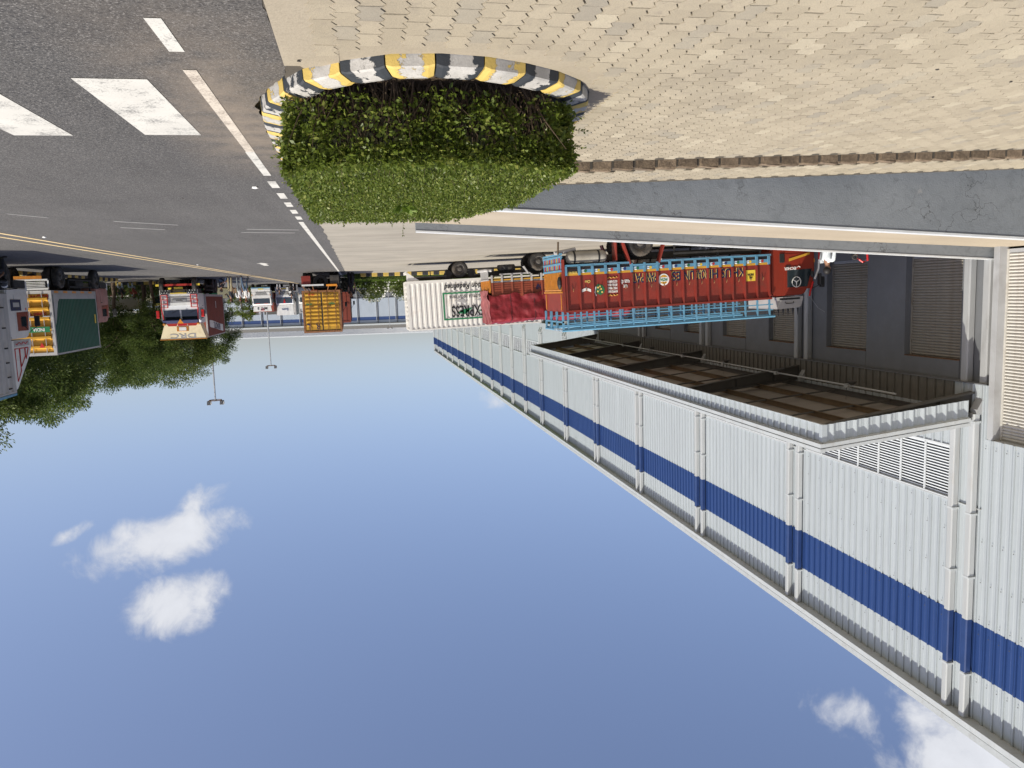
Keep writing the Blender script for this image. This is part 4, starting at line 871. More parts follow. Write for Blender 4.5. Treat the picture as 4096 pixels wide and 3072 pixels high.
def corr_panel(name, p0, p1, z0, z1, nvec, mat, parent, pitch=.28, depth=.036, frac=(.18,.34,.66,.82)):
    """vertically ribbed panel between two plan points"""
    p0, p1 = Vector((*p0,0)), Vector((*p1,0)); d = p1-p0; L = d.length; d.normalize(); nv = Vector((*nvec,0)); n = max(1, round(L/pitch)); w = L/n; pts = []
    for k in range(n):
        a, b, c, e = frac; pts += [(k*w, 0), (k*w+a*w, 0), (k*w+b*w, 1), (k*w+c*w, 1), (k*w+e*w, 0)]
    pts.append((L, 0)); m = MB()
    for s, h in pts:
        q = p0+d*s-nv*depth*h; m.v += [(q.x,q.y,z0),(q.x,q.y,z1)]
    for j in range(len(pts)-1): m.f.append((2*j,2*j+2,2*j+3,2*j+1))
    return obj(name, m, mat, parent, fix=False)
def container(t, x0, x1, z0, z1, w, mat, frame=None, doors='rear', sides=True, doormat=None, hi=True, pitch=.28):
    frame = frame or mat; y = w/2; f = MB(); b = .07
    body = obj('container', MB().box(x0+.06,x1-.06,-y+.05,y-.05,z0+.12,z1-.05), mat, t)
    for xx in (x0, x1-.11):
        for s in (-1, 1): obj('corner_post', MB().box(xx,xx+.11,s*y-(.11 if s > 0 else 0),s*y+(.11 if s < 0 else 0),z0+.001,z1-.001), frame, body)
    for s in (-1, 1):
        obj('bottom_rail', MB().box(x0+.11,x1-.11,s*y-(.06 if s > 0 else .0),s*y+(.06 if s < 0 else 0),z0,z0+.15), frame, body); obj('top_rail', MB().box(x0+.11,x1-.11,s*y-(.06 if s > 0 else 0),s*y+(.06 if s < 0 else 0),z1-.07,z1-.002), frame, body)
        corr_panel('side_panel', (x0+.11,s*(y-.005)), (x1-.11,s*(y-.005)), z0+.15, z1-.07, (0,s), mat, body, pitch)
    for xx in (x0, x1-.08): obj('end_rail', MB().box(xx,xx+.08,-y+.11,y-.11,z1-.12,z1-.003), frame, body); obj('end_rail', MB().box(xx,xx+.08,-y+.11,y-.11,z0,z0+.12), frame, body)
    corr_panel('front_panel', (x1-.02,-y+.11), (x1-.02,y-.11), z0+.12, z1-.12, (1,0), mat, body)
    obj('roof_panel', MB().box(x0+.05,x1-.05,-y+.02,y-.02,z1-.045,z1-.015), mat, body)
    dm = doormat or mat
    for s in (-1, 1):
        ya, yb = (0.01, y-.12) if s > 0 else (-y+.12, -.01); d = obj('door', MB().box(x0+.03,x0+.05,ya,yb,z0+.13,z1-.13), dm, body)
        if hi:
            H = z1-z0-.26; n = 10
            for k in range(n):
                z = z0+.13+H*(k+.5)/n
                if k in (n-1,): continue
                o = MB().prism([(x0+.03,z-.075),(x0-.012,z-.035),(x0-.012,z+.035),(x0+.03,z+.06)], ya+.06, yb-.06, 'y'); obj('door_rib', o, dm, d)
        for q in (.3, .78): yy = ya+(yb-ya)*q; obj('lock_rod', MB().tube([(x0-.03,yy,z0+.05),(x0-.03,yy,z1-.06)], .016, 6), frame, d); obj('rod_handle', MB().box(x0-.05,x0-.02,yy-.02,yy+.24,z0+1.0,z0+1.04), frame, d)
        for z in (.35, .95, 1.6, 2.2): obj('hinge', MB().box(x0-.01,x0+.04,(y-.13 if s > 0 else -y+.05),(y-.05 if s > 0 else -y+.13),z0+z,z0+z+.1), frame, d)
    if hi:
        obj('door_seal', MB().box(x0+.02,x0+.052,-.035,.035,z0+.13,z1-.13), M_blk, body)
        for s in (-1,1): obj('door_seal', MB().box(x0+.02,x0+.045,s*(y-.09)-.03,s*(y-.09)+.03,z0+.13,z1-.13), M_blk, body)
        obj('door_seal', MB().box(x0+.02,x0+.045,-y+.12,y-.12,z1-.16,z1-.125), M_blk, body)
    return body
def cab(t, x0, L, w, z0, z1, mat, wz=None, rake=.22, grille=M_blk, name='cab', bump_mat=M_wpaint, split=False, detail=True, trim=None):
    """forward control cab: side profile prism with windscreen, doors, windows, lamps, bumper, mirrors"""
    y = w/2; x1 = x0+L; zw = wz or z0+(z1-z0)*.46; zt = z1-.16
    prof = [(x0,z0),(x1-.06,z0),(x1,z0+.12),(x1,zw),(x1-rake,z1-.12),(x1-rake-.1,z1-.02),(x1-rake-.25,z1),(x0+.1,z1),(x0,z1-.12)]
    bm = bmesh.new(); vs = [[bm.verts.new((a, s*y, b)) for a, b in prof] for s in (-1, 1)]; bm.faces.new(vs[0]); bm.faces.new(list(reversed(vs[1])))
    for k in range(len(prof)): bm.faces.new((vs[0][k], vs[1][k], vs[1][(k+1) % len(prof)], vs[0][(k+1) % len(prof)]))
    bmesh.ops.recalc_face_normals(bm, faces=bm.faces[:]); bmesh.ops.bevel(bm, geom=bm.edges[:], offset=.035, segments=2, affect='EDGES')
    c = obj(name, MB().frombm(bm), mat, t, smooth=35)
    def wx(z): return x1-rake*(z-zw)/(z1-.12-zw)
    za, zb = zw+.05, z1-.2
    ws = [(-y+.12, -.05), (.05, y-.12)] if split else [(-y+.12, y-.12)]
    for (a, b) in ws:
        obj('windscreen', MB().poly([(wx(za)+.008,a,za),(wx(za)+.008,b,za),(wx(zb)+.008,b,zb),(wx(zb)+.008,a,zb)]), M_glass, c)
        if detail:
            obj('wiper', MB().bar((wx(za)+.03,a+.1,za+.03),(wx(za+.25)+.03,(a+b)/2,za+.22),.02), M_blk, c)
    obj('seal', MB().poly([(wx(za-.04)+.003,-y+.07,za-.04),(wx(za-.04)+.003,y-.07,za-.04),(wx(zb+.04)+.003,y-.09,zb+.04),(wx(zb+.04)+.003,-y+.09,zb+.04)]), trim or M_blk, c)
    for s in (-1, 1):
        xx0, xx1 = x0+L*.34, x1-.10
        d = obj('door', MB().box(xx0-.04,xx1+.02,s*y-.004,s*y+.012,z0+.22,z1-.2) if s > 0 else MB().box(xx0-.04,xx1+.02,s*y-.012,s*y+.004,z0+.22,z1-.2), mat, c)
        yy = s*(y+.016); zl = zw-.06
        obj('side_window', MB().poly([(xx0+.04,yy,zl+.02),(xx1-.02,yy,zl),(xx1-.02-rake*.55,yy,z1-.27),(xx0+.04,yy,z1-.27)]), M_glass, d)
        obj('door_handle', MB().box(xx0,xx0+.16,yy-.015,yy+.015,zw-.2,zw-.16), M_blk, d)
        obj('headlamp', MB().bbox(x1-.02,x1+.02,s*(y-.26)-.17,s*(y-.26)+.17,z0+.18,z0+.38,.01), M_lens, c); obj('indicator', MB().box(x1-.05,x1+.012,s*(y-.05)-.03,s*(y-.05)+.03,z0+.42,z0+.54), M_orl, c)
        mr = obj('mirror', MB().bbox(x1-.02,x1+.05,s*(y+.24)-.09,s*(y+.24)+.09,zw+.12,zw+.5,.02), M_blk, c); obj('mirror_arm', MB().tube([(x1-.1,s*y,z1-.2),(x1+.03,s*(y+.22),zw+.5)], .014, 5), M_blk, mr)
        obj('step', MB().box(x0+L*.4,x1-.1,s*y-.1 if s > 0 else -y,s*y if s > 0 else -y+.1,z0-.3,z0-.02), M_chas, c)
    obj('grille', MB().box(x1-.01,x1+.014,-y*.62,y*.62,z0+.2,zw-.28), grille, c)
    for k in range(4): z = z0+.24+k*(zw-.28-z0-.24)/4; obj('grille_bar', MB().box(x1+.01,x1+.03,-y*.6,y*.6,z,z+.03), bump_mat, c)
    obj('bumper', MB().bbox(x1-.1,x1+.06,-y,y,z0-.28,z0+.1,.03), bump_mat, c); obj('number_plate', MB().box(x1+.061,x1+.07,-.25,.25,z0-.16,z0-.05), M_plate, c)
    return c
def guard(t, x0, x1, y, z0, z1, mat=M_chas):
    s = 1 if y > 0 else -1
    for z in (z0, z1): obj('side_guard', MB().box(x0,x1,y-.02,y+.02,z,z+.06), mat, t)
    for x in (x0+.05, (x0+x1)/2, x1-.05): obj('guard_post', MB().box(x-.025,x+.025,y-.045*(1 if s > 0 else -1)-.02,y-.021*s+.0,z0,z1+.2) if s > 0 else MB().box(x-.025,x+.025,y+.021,y+.06,z0,z1+.2), mat, t)

# ======================= maroon open truck with sky blue cage (nearest at the docks)
PITCH = math.atan(.025)
T1 = thing('cargo_truck', 'maroon open body truck with sky blue cage rails and red cab, nearest the ramp parapet', 'truck', (-6.3, 24.65, gz(-6.3)), (0, PITCH, math.pi))
# rotation: forward is -X world; nose sinks with the apron
W1 = 2.3; y1 = W1/2; BL = 7.1; zb0, zo, zm, zt1 = 1.14, 1.35, 2.47, 3.06
chassis(T1, 8.6, .92, .42, (2.6,), .43, .98, 7.75, .3)
bed = obj('cargo_body', MB().box(.1,BL,-y1+.06,y1-.06,zb0-.06,zb0+.04), M_chas, T1)
npan = 16; pw = (BL-.16)/npan; posts = [.08+k*pw for k in range(npan+1)]
M_motif = [pm('motif_'+n_, c_, .5) for n_, c_ in (('navy', (.02,.04,.16)), ('green', (.02,.13,.05)), ('yellow', (.65,.45,.05)), ('red', (.4,.03,.03)))]; M_wcurl = pm('motif_white', (.75,.77,.77), .6)
for s in (1, -1):
    Y = s*y1; out = s
    sd = obj('side_wall', MB().box(.08,BL-.06,min(Y-out*.07,Y-out*.045),max(Y-out*.07,Y-out*.045),zb0+.02,zm), M_maroon, T1)
    for k in range(npan):
        xa, xb = posts[k]+.035, posts[k+1]-.035
        if s > 0:
            obj('panel_band', MB().box(xa,xb,Y-.046,Y-.036,zb0+.03,zb0+.14), M_sky if k else M_blk, sd); obj('ochre_line', MB().box(xa,xb,Y-.046,Y-.034,zb0+.14,zb0+.21), M_oyel, sd)
            xc = (xa+xb)/2
            if k:
                e = obj('eye_motif', MB().lathe([(.0001,.006),(.042,.006),(.045,0)], 12, 'y', (xc, Y-.036, zb0+.085)), M_motif[k % 4], sd)
                for q, r_ in enumerate((.075,.105,.14)): obj('curl', MB().tube([(xc-math.cos(R(a))*r_+ .0, Y-.032, zb0+.085+math.sin(R(a))*min(r_,.055)) for a in (-55,-20,20,55)], .007, 4), M_wcurl, e)
            hk = obj('rope_hook', MB().tube([(xc,Y-.03,zb0+.72),(xc,Y+.01,zb0+.68),(xc+.01,Y+.015,zb0+.62)], .011, 5), M_rust2, sd); obj('hook_strap', MB().tube([(xc,Y-.03,zb0+.70),(xc-.04,Y-.028,zb0+.5)], .006, 4), M_blk, hk)
    for k, x in enumerate(posts):
        obj('post', MB().box(x-.035,x+.035,min(Y-out*.05,Y+out*.0),max(Y-out*.05,Y),zb0+.21,zm+.02).box(x-.02,x+.02,min(Y,Y+out*.022),max(Y,Y+out*.022),zb0+.24,zm), M_maroon, sd)
        obj('post_foot', MB().box(x-.038,x+.038,min(Y-out*.05,Y+out*.006),max(Y-out*.05,Y+out*.006),zb0-.08,zb0+.21), M_sky, sd)
        obj('cage_post', MB().box(x-.026,x+.026,min(Y-out*.05,Y),max(Y-out*.05,Y),zm+.02,zt1-.03), M_sky, sd)
    obj('top_channel', MB().box(.06,BL,min(Y-out*.06,Y+out*.028),max(Y-out*.06,Y+out*.028),zm-.03,zm+.03), M_maroon, sd)
    for z in (zm+.18, zm+.36): obj('cage_rail', MB().box(.06,BL+.05,min(Y-out*.03,Y-out*.012),max(Y-out*.03,Y-out*.012),z,z+.036), M_sky, sd)
    obj('cage_top', MB().tube([(-.12,Y-out*.03,zt1),(BL+.12,Y-out*.03,zt1)], .042, 8).tube([(-.1,Y-out*.11,zt1-.05),(BL,Y-out*.11,zt1-.05)], .025, 6), M_sky, sd)
    obj('lower_rail', MB().box(.06,2.2,min(Y-out*.05,Y),max(Y-out*.05,Y),zb0-.13,zb0-.07).box(3.2,BL,min(Y-out*.05,Y),max(Y-out*.05,Y),zb0-.13,zb0-.07), M_sky, sd)
    obj('arch_rail', MB().box(2.2,3.2,min(Y-out*.05,Y),max(Y-out*.05,Y),zb0-.04,zb0+.02), M_sky, sd)
    for (xa, xb) in ((2.22,1.98),(3.18,3.42)): obj('mudguard_strut', MB().bar((xa,Y-out*.1,zb0-.05),(xb,Y-out*.1,.35),.05,.25,(0,1,0)), M_maroon, sd)
    guard(T1, 3.7, 6.8, Y-out*.05, .52, .8)
txt = ['','','HHKH','','']
# lettering reads from the cab towards the tail
def ptxt(k, s_, z=zb0+.40, size=.40, mat=M_navy, sx=.8):
    x = (posts[npan-1-k]+posts[npan-k])/2; letter(s_, size, M_ytxt, T1, (x-.016, y1-.041, z-.012), '+y', sx, extrude=.003); return letter(s_, size, mat, T1, (x, y1-.036, z), '+y', sx, extrude=.004)
for k, s_ in ((2,'KH'),(3,'US'),(4,'HI'),(5,'ROAD'),(6,'LIN'),(7,'ES'),(9,'PANI'),(10,'PAT')): ptxt(k, s_, sx=.82 if len(s_) < 3 else (.6 if len(s_) == 3 else .42))
x = (posts[npan-2]+posts[npan-1])/2; sg = obj('yellow_notice', MB().box(x-.17,x+.17,y1-.044,y1-.034,zb0+.36,zb0+.72), M_plate, T1); letter('ALL\nINDIA', .1, M_blktxt, sg, (x, y1-.03, zb0+.56), '+y', .8)
x = (posts[npan-9]+posts[npan-8])/2; bd = obj('round_badge', MB().lathe([(.0001,.008),(.185,.008),(.19,0)], 20, 'y', (x,y1-.042,zb0+.5)), M_wtxt, T1); obj('badge_green', MB().lathe([(.0001,.010),(.145,.010),(.148,0)], 20, 'y', (x,y1-.040,zb0+.5)), M_oyel, bd); obj('badge_bar', MB().box(x-.14,x+.14,y1-.03,y1-.027,zb0+.43,zb0+.57), M_wtxt, bd); letter('INDIA', .12, M_grntxt, bd, (x, y1-.024, zb0+.5), '+y', .75)
x = (posts[npan-12]+posts[npan-11])/2; letter('जय\nमाता दी', .15, M_wtxt, T1, (x, y1-.036, zb0+.55), '+y', .7)
x = (posts[npan-13]+posts[npan-12])/2; letter('8199921680\n7455248665\n8930534246\n0272100010', .105, M_wtxt, T1, (x, y1-.036, zb0+.62), '+y', .62)
for zz_ in (zb0+.34, zb0+.9): obj('scroll', MB().tube([(x-.17+.034*q, y1-.034, zz_+.025*math.sin(q*1.9)) for q in range(11)], .011, 4), M_oyel, T1)
x = (posts[npan-14]+posts[npan-13])/2; pk = obj('peacock_painting', MB().poly([(x+a, y1-.036, zb0+.58+b) for a, b in ((.15,.22),(.02,.30),(-.10,.22),(-.15,.06),(-.06,-.06),(.10,-.02),(.17,.1))]), M_motif[1], T1)
for a, b in ((-.05,.05),(.05,.1),(-.06,.17),(.08,.2),(.01,.02)): obj('feather_spot', MB().lathe([(.0001,.004),(.03,.004)], 10, 'y', (x+a,y1-.036,zb0+.58+b)), M_ytxt, pk)
obj('neck', MB().tube([(x-.12,y1-.03,zb0+.6),(x-.16,y1-.03,zb0+.78),(x-.12,y1-.03,zb0+.88)], [.02,.014,.018], 5), M_wcurl, pk)
x = (posts[npan-15]+posts[npan-14])/2; letter('Om', .13, M_ytxt, T1, (x+.06, y1-.036, zb0+.42), '+y', .9, shear=.3); obj('tricolour_flag', MB().poly([(x+a, y1-.036, zb0+.7+b) for a, b in ((.15,.06),(0,.0),(-.15,.05),(-.15,-.04),(0,-.09),(.15,-.03))]), M_wtxt, T1)
letter('0010691819', .1, M_ytxt, T1, ((posts[0]+posts[1])/2, y1-.03, zb0+.12), '+y', .6)
# carved tail gate
tg = obj('tail_gate', MB().box(-.02,.06,-y1+.03,y1-.03,zb0+.1,zm), M_maroon, T1)
obj('tail_sheet', MB().box(-.05,-.021,-y1+.06,y1-.06,zb0+.75,zm+.0), M_maroon, tg)
for k in range(14): yy = -y1+.12+k*(W1-.24)/13; obj('carved_slat', MB().bar((-.06,yy,zb0+.09),(-.06,yy,zb0+.62),.07,.05,(0,1,0)).sphere((-.06,yy,zb0+.64),.05,6), M_orange, tg)
obj('gate_rail', MB().box(-.1,-.01,-y1,y1,zb0+.69,zb0+.745), M_orange, tg)
for z in (zb0+.02, zb0-.2, zb0-.42, zb0-.5): obj('tail_rail', MB().box(-.09,-.02,-y1,y1,z,z+.06), M_sky, tg)
for k in range(15): yy = -y1+.05+k*(W1-.1)/14; obj('fret_bar', MB().box(-.08,-.03,yy-.025,yy+.025,zb0-.36,zb0+.02), [M_sky,M_redl,M_sky,M_oyel][k % 4], tg)
for s in (1,-1): obj('corner_post', MB().box(-.06,.03,s*y1-.05,s*y1+.02,zb0-.3,zm+.03) if s > 0 else MB().box(-.06,.03,-y1-.02,-y1+.05,zb0-.3,zm+.03), M_maroon, tg); obj('orange_rod', MB().tube([(-.07,s*(y1-.16),zb0+.78),(-.07,s*(y1-.16),zm-.05)], .018, 6), M_orange, tg)
fc = MB()
for yy in (-y1+.03, -.35, .35, y1-.03): fc.box(-.11,-.05,yy-.03,yy+.03,zm,zt1)
obj('tail_cage', fc.box(-.11,-.05,-y1,y1,zm+.3,zm+.35).tube([(-.08,-y1,zt1),(-.08,y1,zt1)], .035, 8), M_sky, T1); obj('rope_coil', MB().tube([(-.08+.05*math.cos(k*1.0), -y1*.2+k*.022+.3, zt1+.05*math.sin(k*1.0)) for k in range(50)], .008, 4), M_galv, T1)
obj('exhaust', MB().tube([(-.2,.9,.62),(.5,.85,.52)], .06, 8), M_ctgry, T1); obj('hanging_chain', MB().tube([(-.12,y1-.12,.68),(-.1,y1-.1,.28)], .03, 6), M_twig, T1); obj('tail_bag', MB().sphere((-.12,y1-.1,zb0+.42),.13,8,(.6,.8,1.6)), M_blk, T1)
tk = obj('gas_tank', MB().lathe([(.0001,0),(.12,.03),(.19,.1),(.2,.2),(.2,1.15),(.19,1.25),(.12,1.32),(.0001,1.35)], 16, 'x', (.15,.93,.79)), pm('tank_beige', (.33,.31,.265), .75, .12, 3, dirt=(.2,.17,.13)), T1, smooth=50)
for x in (.5, 1.3): obj('tank_strap', MB().lathe([(.207,x-.03),(.207,x+.03)], 16, 'x', (-.1,.93,.79)), M_blk, tk)
obj('mud_flap', MB().box(1.75,1.78,.75,1.15,.3,.95), M_maroon, T1)
# cab
M_redcab = pm('red_cab', (.24,.028,.014), .35, .08, 2, dirt=(.15,.03,.02), damt=.2)
c1 = cab(T1, 7.13, 1.62, 2.1, .82, 2.42, M_redcab, 1.62, .32, detail=True, bump_mat=M_redcab)
_n1 = set(c1.children); 
obj('yellow_stripe', MB().poly([(7.95,1.08,1.20),(8.72,1.08,1.02),(8.72,1.08,1.09),(7.95,1.08,1.29)]), M_oyel, c1); letter('EICHER', .13, M_wtxt, c1, (8.0, 1.085, 1.52), '+y', 1.); obj('brand_swoosh', MB().tube([(8.36,1.085,1.5),(8.30,1.085,1.46),(8.24,1.085,1.5)], .012, 4), M_wtxt, c1); obj('door_vent', MB().bbox(7.62,7.8,1.06,1.08,1.02,1.32,.01), M_blk, c1)
st = MB().tube([(8.22+.16*math.cos(a),1.083,1.98+.17*math.sin(a)) for a in np.linspace(0,6.283,25)], .012, 5, False)
for a in (90, 210, 330): st.tube([(8.22,1.083,1.98),(8.22+.15*math.cos(R(a)),1.083,1.98+.16*math.sin(R(a)))], [.02,.008], 5)
obj('window_sticker', st, M_wtxt, c1)
df = MB(); df.prism([(7.55,2.46),(8.52,2.46),(8.52,2.52),(8.45,2.78),(8.36,2.84),(7.55,2.86)], -.95, .98, 'y'); dfo = obj('roof_deflector', df, M_ctgry, T1)
obj('deflector_slot', MB().box(7.65,8.4,.981,.985,2.5,2.56), M_blk, dfo)
obj('deflector_handle', MB().tube([(7.86,.99,2.62),(7.86,1.02,2.68),(8.15,1.02,2.68),(8.15,.99,2.62)], .012, 5), M_blk, dfo)
for k in range(5): obj('roof_spike', MB().tube([(7.7+.18*k,.8,2.85),(7.7+.18*k,.8,2.90),(7.7+.18*k,.8,3.1)], [.035,.03,.005], 5), M_blk, dfo)
obj('side_bar', MB().tube([(9.05,1.1,1.0),(9.05,1.1,1.28)], .03, 8), M_redl, c1); obj('side_bar', MB().tube([(9.05,1.1,1.28),(9.03,1.1,1.58),(8.88,1.1,1.92)], .03, 8), M_wtxt, c1); obj('side_bar', MB().tube([(8.82,1.1,2.0),(8.72,1.1,2.3),(8.68,1.1,2.48)], .03, 8), M_redl, c1)
obj('aerial', MB().tube([(8.68,1.1,2.48),(9.0,1.1,2.9),(9.25,1.1,3.05)], .006, 4), M_galv, c1); obj('mirror', MB().bbox(9.0,9.12,1.15,1.32,1.85,2.2,.02), M_blk, c1); obj('tassel', MB().sphere((8.75,1.16,1.75),.06,6,(1,1,2)), M_blk, c1)
for o_ in list(c1.children)+[dfo]:
    if o_ not in _n1: o_.location.x -= .17

# ======================= truck with red tarpaulin load
T2 = thing('cargo_truck', 'brown red open truck loaded under a tied crimson tarpaulin', 'truck', (-6.05, 37.15, gz(-6.05)), (0, PITCH, math.pi))
M_tarp = pm('crimson_tarpaulin', (.20,.014,.018), .5, .25, 2.5, dirt=(.09,.01,.012), damt=.5, dscale=1.6, bmp=.03, bscale=5); M_brn = pm('brown_red_paint', (.26,.06,.03), .55, .12, 2, dirt=(.15,.05,.03), damt=.4)
y2 = 1.15; zb, zmm, zt2 = 1.18, 2.02, 3.22; BL2 = 6.9
chassis(T2, 8.2, .95, .42, (2.45,), .43, .98, 7.5, .3)
obj('cargo_body', MB().box(.08,BL2,-y2+.06,y2-.06,zb-.06,zb+.04), M_chas, T2)
for s in (1,-1):
    sd = obj('side_wall', MB().box(.08,BL2,min(s*y2-s*.06,s*y2-s*.04),max(s*y2-s*.06,s*y2-s*.04),zb,zmm), M_brn, T2)
    for k in range(6): z = zb+.18+k*.105; obj('side_plank', MB().box(.1,BL2-.02,min(s*y2-s*.042,s*y2-s*.022),max(s*y2-s*.042,s*y2-s*.022),z,z+.06), M_brn, sd)
    obj('silver_strip', MB().box(.1,BL2-.02,min(s*y2-s*.042,s*y2-s*.02),max(s*y2-s*.042,s*y2-s*.02),zb+.07,zb+.14), M_chrome, sd); obj('ochre_strip', MB().box(.1,BL2-.02,min(s*y2-s*.042,s*y2-s*.02),max(s*y2-s*.042,s*y2-s*.02),zb,zb+.06), M_oyel, sd)
    for k in range(15): x = .12+k*.48; obj('post', MB().box(x-.04,x+.04,min(s*y2-s*.04,s*y2+s*.02),max(s*y2-s*.04,s*y2+s*.02),zb+.14,zmm), M_brn, sd); obj('post_foot', MB().box(x-.04,x+.04,min(s*y2-s*.04,s*y2+s*.025),max(s*y2-s*.04,s*y2+s*.025),zb-.2,zb+.14), M_ctgry, sd)
    obj('lower_rail', MB().box(.5,2.0,min(s*y2-s*.04,s*y2),max(s*y2-s*.04,s*y2),zb-.26,zb-.2).box(2.9,6.8,min(s*y2-s*.04,s*y2),max(s*y2-s*.04,s*y2),zb-.26,zb-.2), M_ctgry, sd); guard(T2, 3.4, 6.4, s*(y2-.06), .5, .75)
letter('PNP', .34, M_navy, T2, (2.4, y2-.01, zb+.42), '+y', .55); letter('NL', .34, M_navy, T2, (2.85, y2-.01, zb+.42), '+y', .5); letter('HR55X0419', .09, M_ytxt, T2, (.36, y2+.0, zb-.07), '+y', .7)
tb = MB(); nu, nv = 90, 40; P2 = []
for i in range(nu+1):            # tarpaulin: wrinkled shell over the load
    x = -.06+(BL2+.05)*i/nu; ring = []
    for j in range(nv+1):
        t_ = j/nv
        if t_ < .36: yy, z = y2+.03, zmm-.12+(zt2-zmm+.02)*(t_/.36)
        elif t_ < .64: q = (t_-.36)/.28; yy, z = (y2+.03)*(1-2*q), zt2-.10+.16*math.sin(math.pi*q)+.05*math.sin(x*2.1)
        else: yy, z = -y2-.03, zmm-.12+(zt2-zmm+.02)*((1-t_)/.36)
        rope = abs(((x+.2) % 1.15)-.57)/.57; bul = .05*(1-(1-rope)**2 if rope > 0 else 0)
        wr = .10*mnoise.noise((x*1.3, z*1.6, yy*.5+3))+.07*(abs(mnoise.noise((x*2.2+z*1.5, z*2.6-x*.8, 9+yy*.3)))-.25)+.03*mnoise.noise((x*6, z*5, yy))
        sg = 1 if t_ < .5 else -1
        if t_ <= .36 or t_ >= .64: yy += sg*(bul-.02+wr)
        else: z += bul*.5+wr
        if j in (0, nv): z += .05*math.sin(x*4.3)+.03*math.sin(x*9.1)
        ring.append((x+.015*math.sin(z*9), yy, z))
    P2.append(ring)
for i in range(nu+1):
    for j in range(nv+1): tb.v.append(P2[i][j])
for i in range(nu):
    for j in range(nv): a = i*(nv+1)+j; tb.f.append((a, a+nv+1, a+nv+2, a+1))
for e in (0, nu): tb.f.append(tuple(e*(nv+1)+j for j in (range(nv+1) if e == 0 else reversed(range(nv+1)))))
tp = obj('tarpaulin', tb, M_tarp, T2, smooth=60)
bk = MB(); n2 = 22      # gathered tarpaulin hanging over the tail
for i in range(n2+1):
    for j in range(13):
        yy = y2+.02-(2*y2+.04)*i/n2; z = zb+.5+(zt2-zb-.45)*j/12; bk.v.append((-.1-.05*math.sin(i*1.9)-.03*math.sin(i*.7+j)-(.07 if j in (2,3) else .0)*math.cos(i)+ .06*(j/12), yy, z+.03*math.sin(i*2.3)))
for i in range(n2):
    for j in range(12): a = i*13+j; bk.f.append((a,a+13,a+14,a+1))
M_tarpf = pm('faded_tarpaulin', (.30,.10,.10), .6, .2, 3, dirt=(.16,.09,.08), damt=.4); obj('tail_flap', bk, M_tarpf, tp, smooth=60)
for x in (.95, 2.1, 3.25, 4.4, 5.55): obj('rope', MB().tube([(x,y2+.06,zmm-.15),(x+.02,y2+.06,zt2-.1),(x,y2*.5,zt2+.09),(x,-y2*.5,zt2+.09),(x,-y2-.06,zt2-.1),(x,-y2-.06,zmm-.15)], .013, 5), M_blk, tp)
tg2 = obj('tail_gate', MB().box(-.02,.05,-y2+.02,y2-.02,zb,zb+.62), M_orange, T2)
for k in range(12): yy = -y2+.1+k*(2*y2-.2)/11; obj('carved_slat', MB().bar((-.04,yy,zb+.05),(-.04,yy,zb+.58),.06,.05,(0,1,0)), M_orange, tg2); obj('fret_bar', MB().box(-.06,-.03,yy-.03,yy+.03,zb-.42,zb), M_ctgry, tg2)
for z in (zb-.46, zb-.02): obj('tail_rail', MB().box(-.08,-.02,-y2,y2,z,z+.06), M_ctgry, tg2)
sp = obj('spare_wheel', MB().lathe([(.24,-.1),(.27,-.13),(.4,-.13),(.43,-.08),(.43,.08),(.4,.13),(.27,.13),(.24,.1)], 28, 'z', (.95,.55,.62)), M_tyre, T2, smooth=40); obj('bumper_log', MB().tube([(-.15,-y2,.7),(-.12,y2-.2,.72),(.15,y2-.1,.74)], .07, 7), M_ctgry, T2); obj('mudguard_strut', MB().bar((1.9,y2-.08,zb-.2),(1.68,y2-.08,.62),.05,.3,(0,1,0)), M_ctgry, T2)
cab(T2, 7.1, 1.55, 2.1, .85, 2.4, M_wpaint, 1.65, .3)

# ======================= white container truck with the green framed sign
T3 = thing('container_truck', 'white corrugated container truck with a green framed black and green sign', 'truck', (-2.5, 42.85, gz(-2.6)), (0, PITCH*.9, math.pi))
chassis(T3, 9.2, .9, .42, (2.95,), .43, .98, 8.3, .3); ct = container(T3, 0, 7.3, .95, 3.6, 2.44, M_ctwht, M_ctwht, hi=True, pitch=.275)
yy = 1.22+.006
fr = obj('sign_frame', MB().box(1.9,1.98,yy-.004,yy+.004,1.66,3.14).box(1.98,6.6,yy-.004,yy+.004,1.66,1.74).box(1.98,6.6,yy-.004,yy+.004,3.06,3.14).box(6.6,6.68,yy-.004,yy+.004,1.66,3.14), M_grntxt, ct)
letter('EXPRESS', .82, M_blktxt, ct, (3.25,yy+.005,2.66), '+y', .60, extrude=.004); letter('COMPLETE LOGISTICS SOLUTIONS', .2, M_blktxt, ct, (3.72,yy+.004,1.9), '+y', .82, spacing=1.15); letter('Distribution Redefined', .42, M_blktxt, ct, (3.62,yy+.004,1.36), '+y', .82, shear=.25)
obj('green_peak', MB().poly([(x,yy+.009,z) for x, z in ((2.62,2.78),(3.1,2.86),(3.5,2.52),(2.95,2.62))]).poly([(x,yy+.009,z) for x, z in ((3.75,2.74),(4.5,2.78),(5.2,2.3),(4.3,2.6))]), M_grntxt, ct); obj('grey_peak', MB().poly([(x,yy+.003,z) for x, z in ((2.5,2.12),(3.0,2.02),(3.25,2.3))]).poly([(x,yy+.003,z) for x, z in ((3.6,2.12),(4.4,2.02),(4.9,2.34))]), M_ctgry, ct)
guard(T3, .45, 2.2, 1.16, .42, .72); guard(T3, 3.7, 7., 1.16, .42, .72)
for (xa, xb) in ((2.4,2.1),(3.5,3.75)): obj('mudguard', MB().bar((xa,1.0,.5),(xb,1.0,.98),.4,.03,(0,1,0)), M_chas, T3)
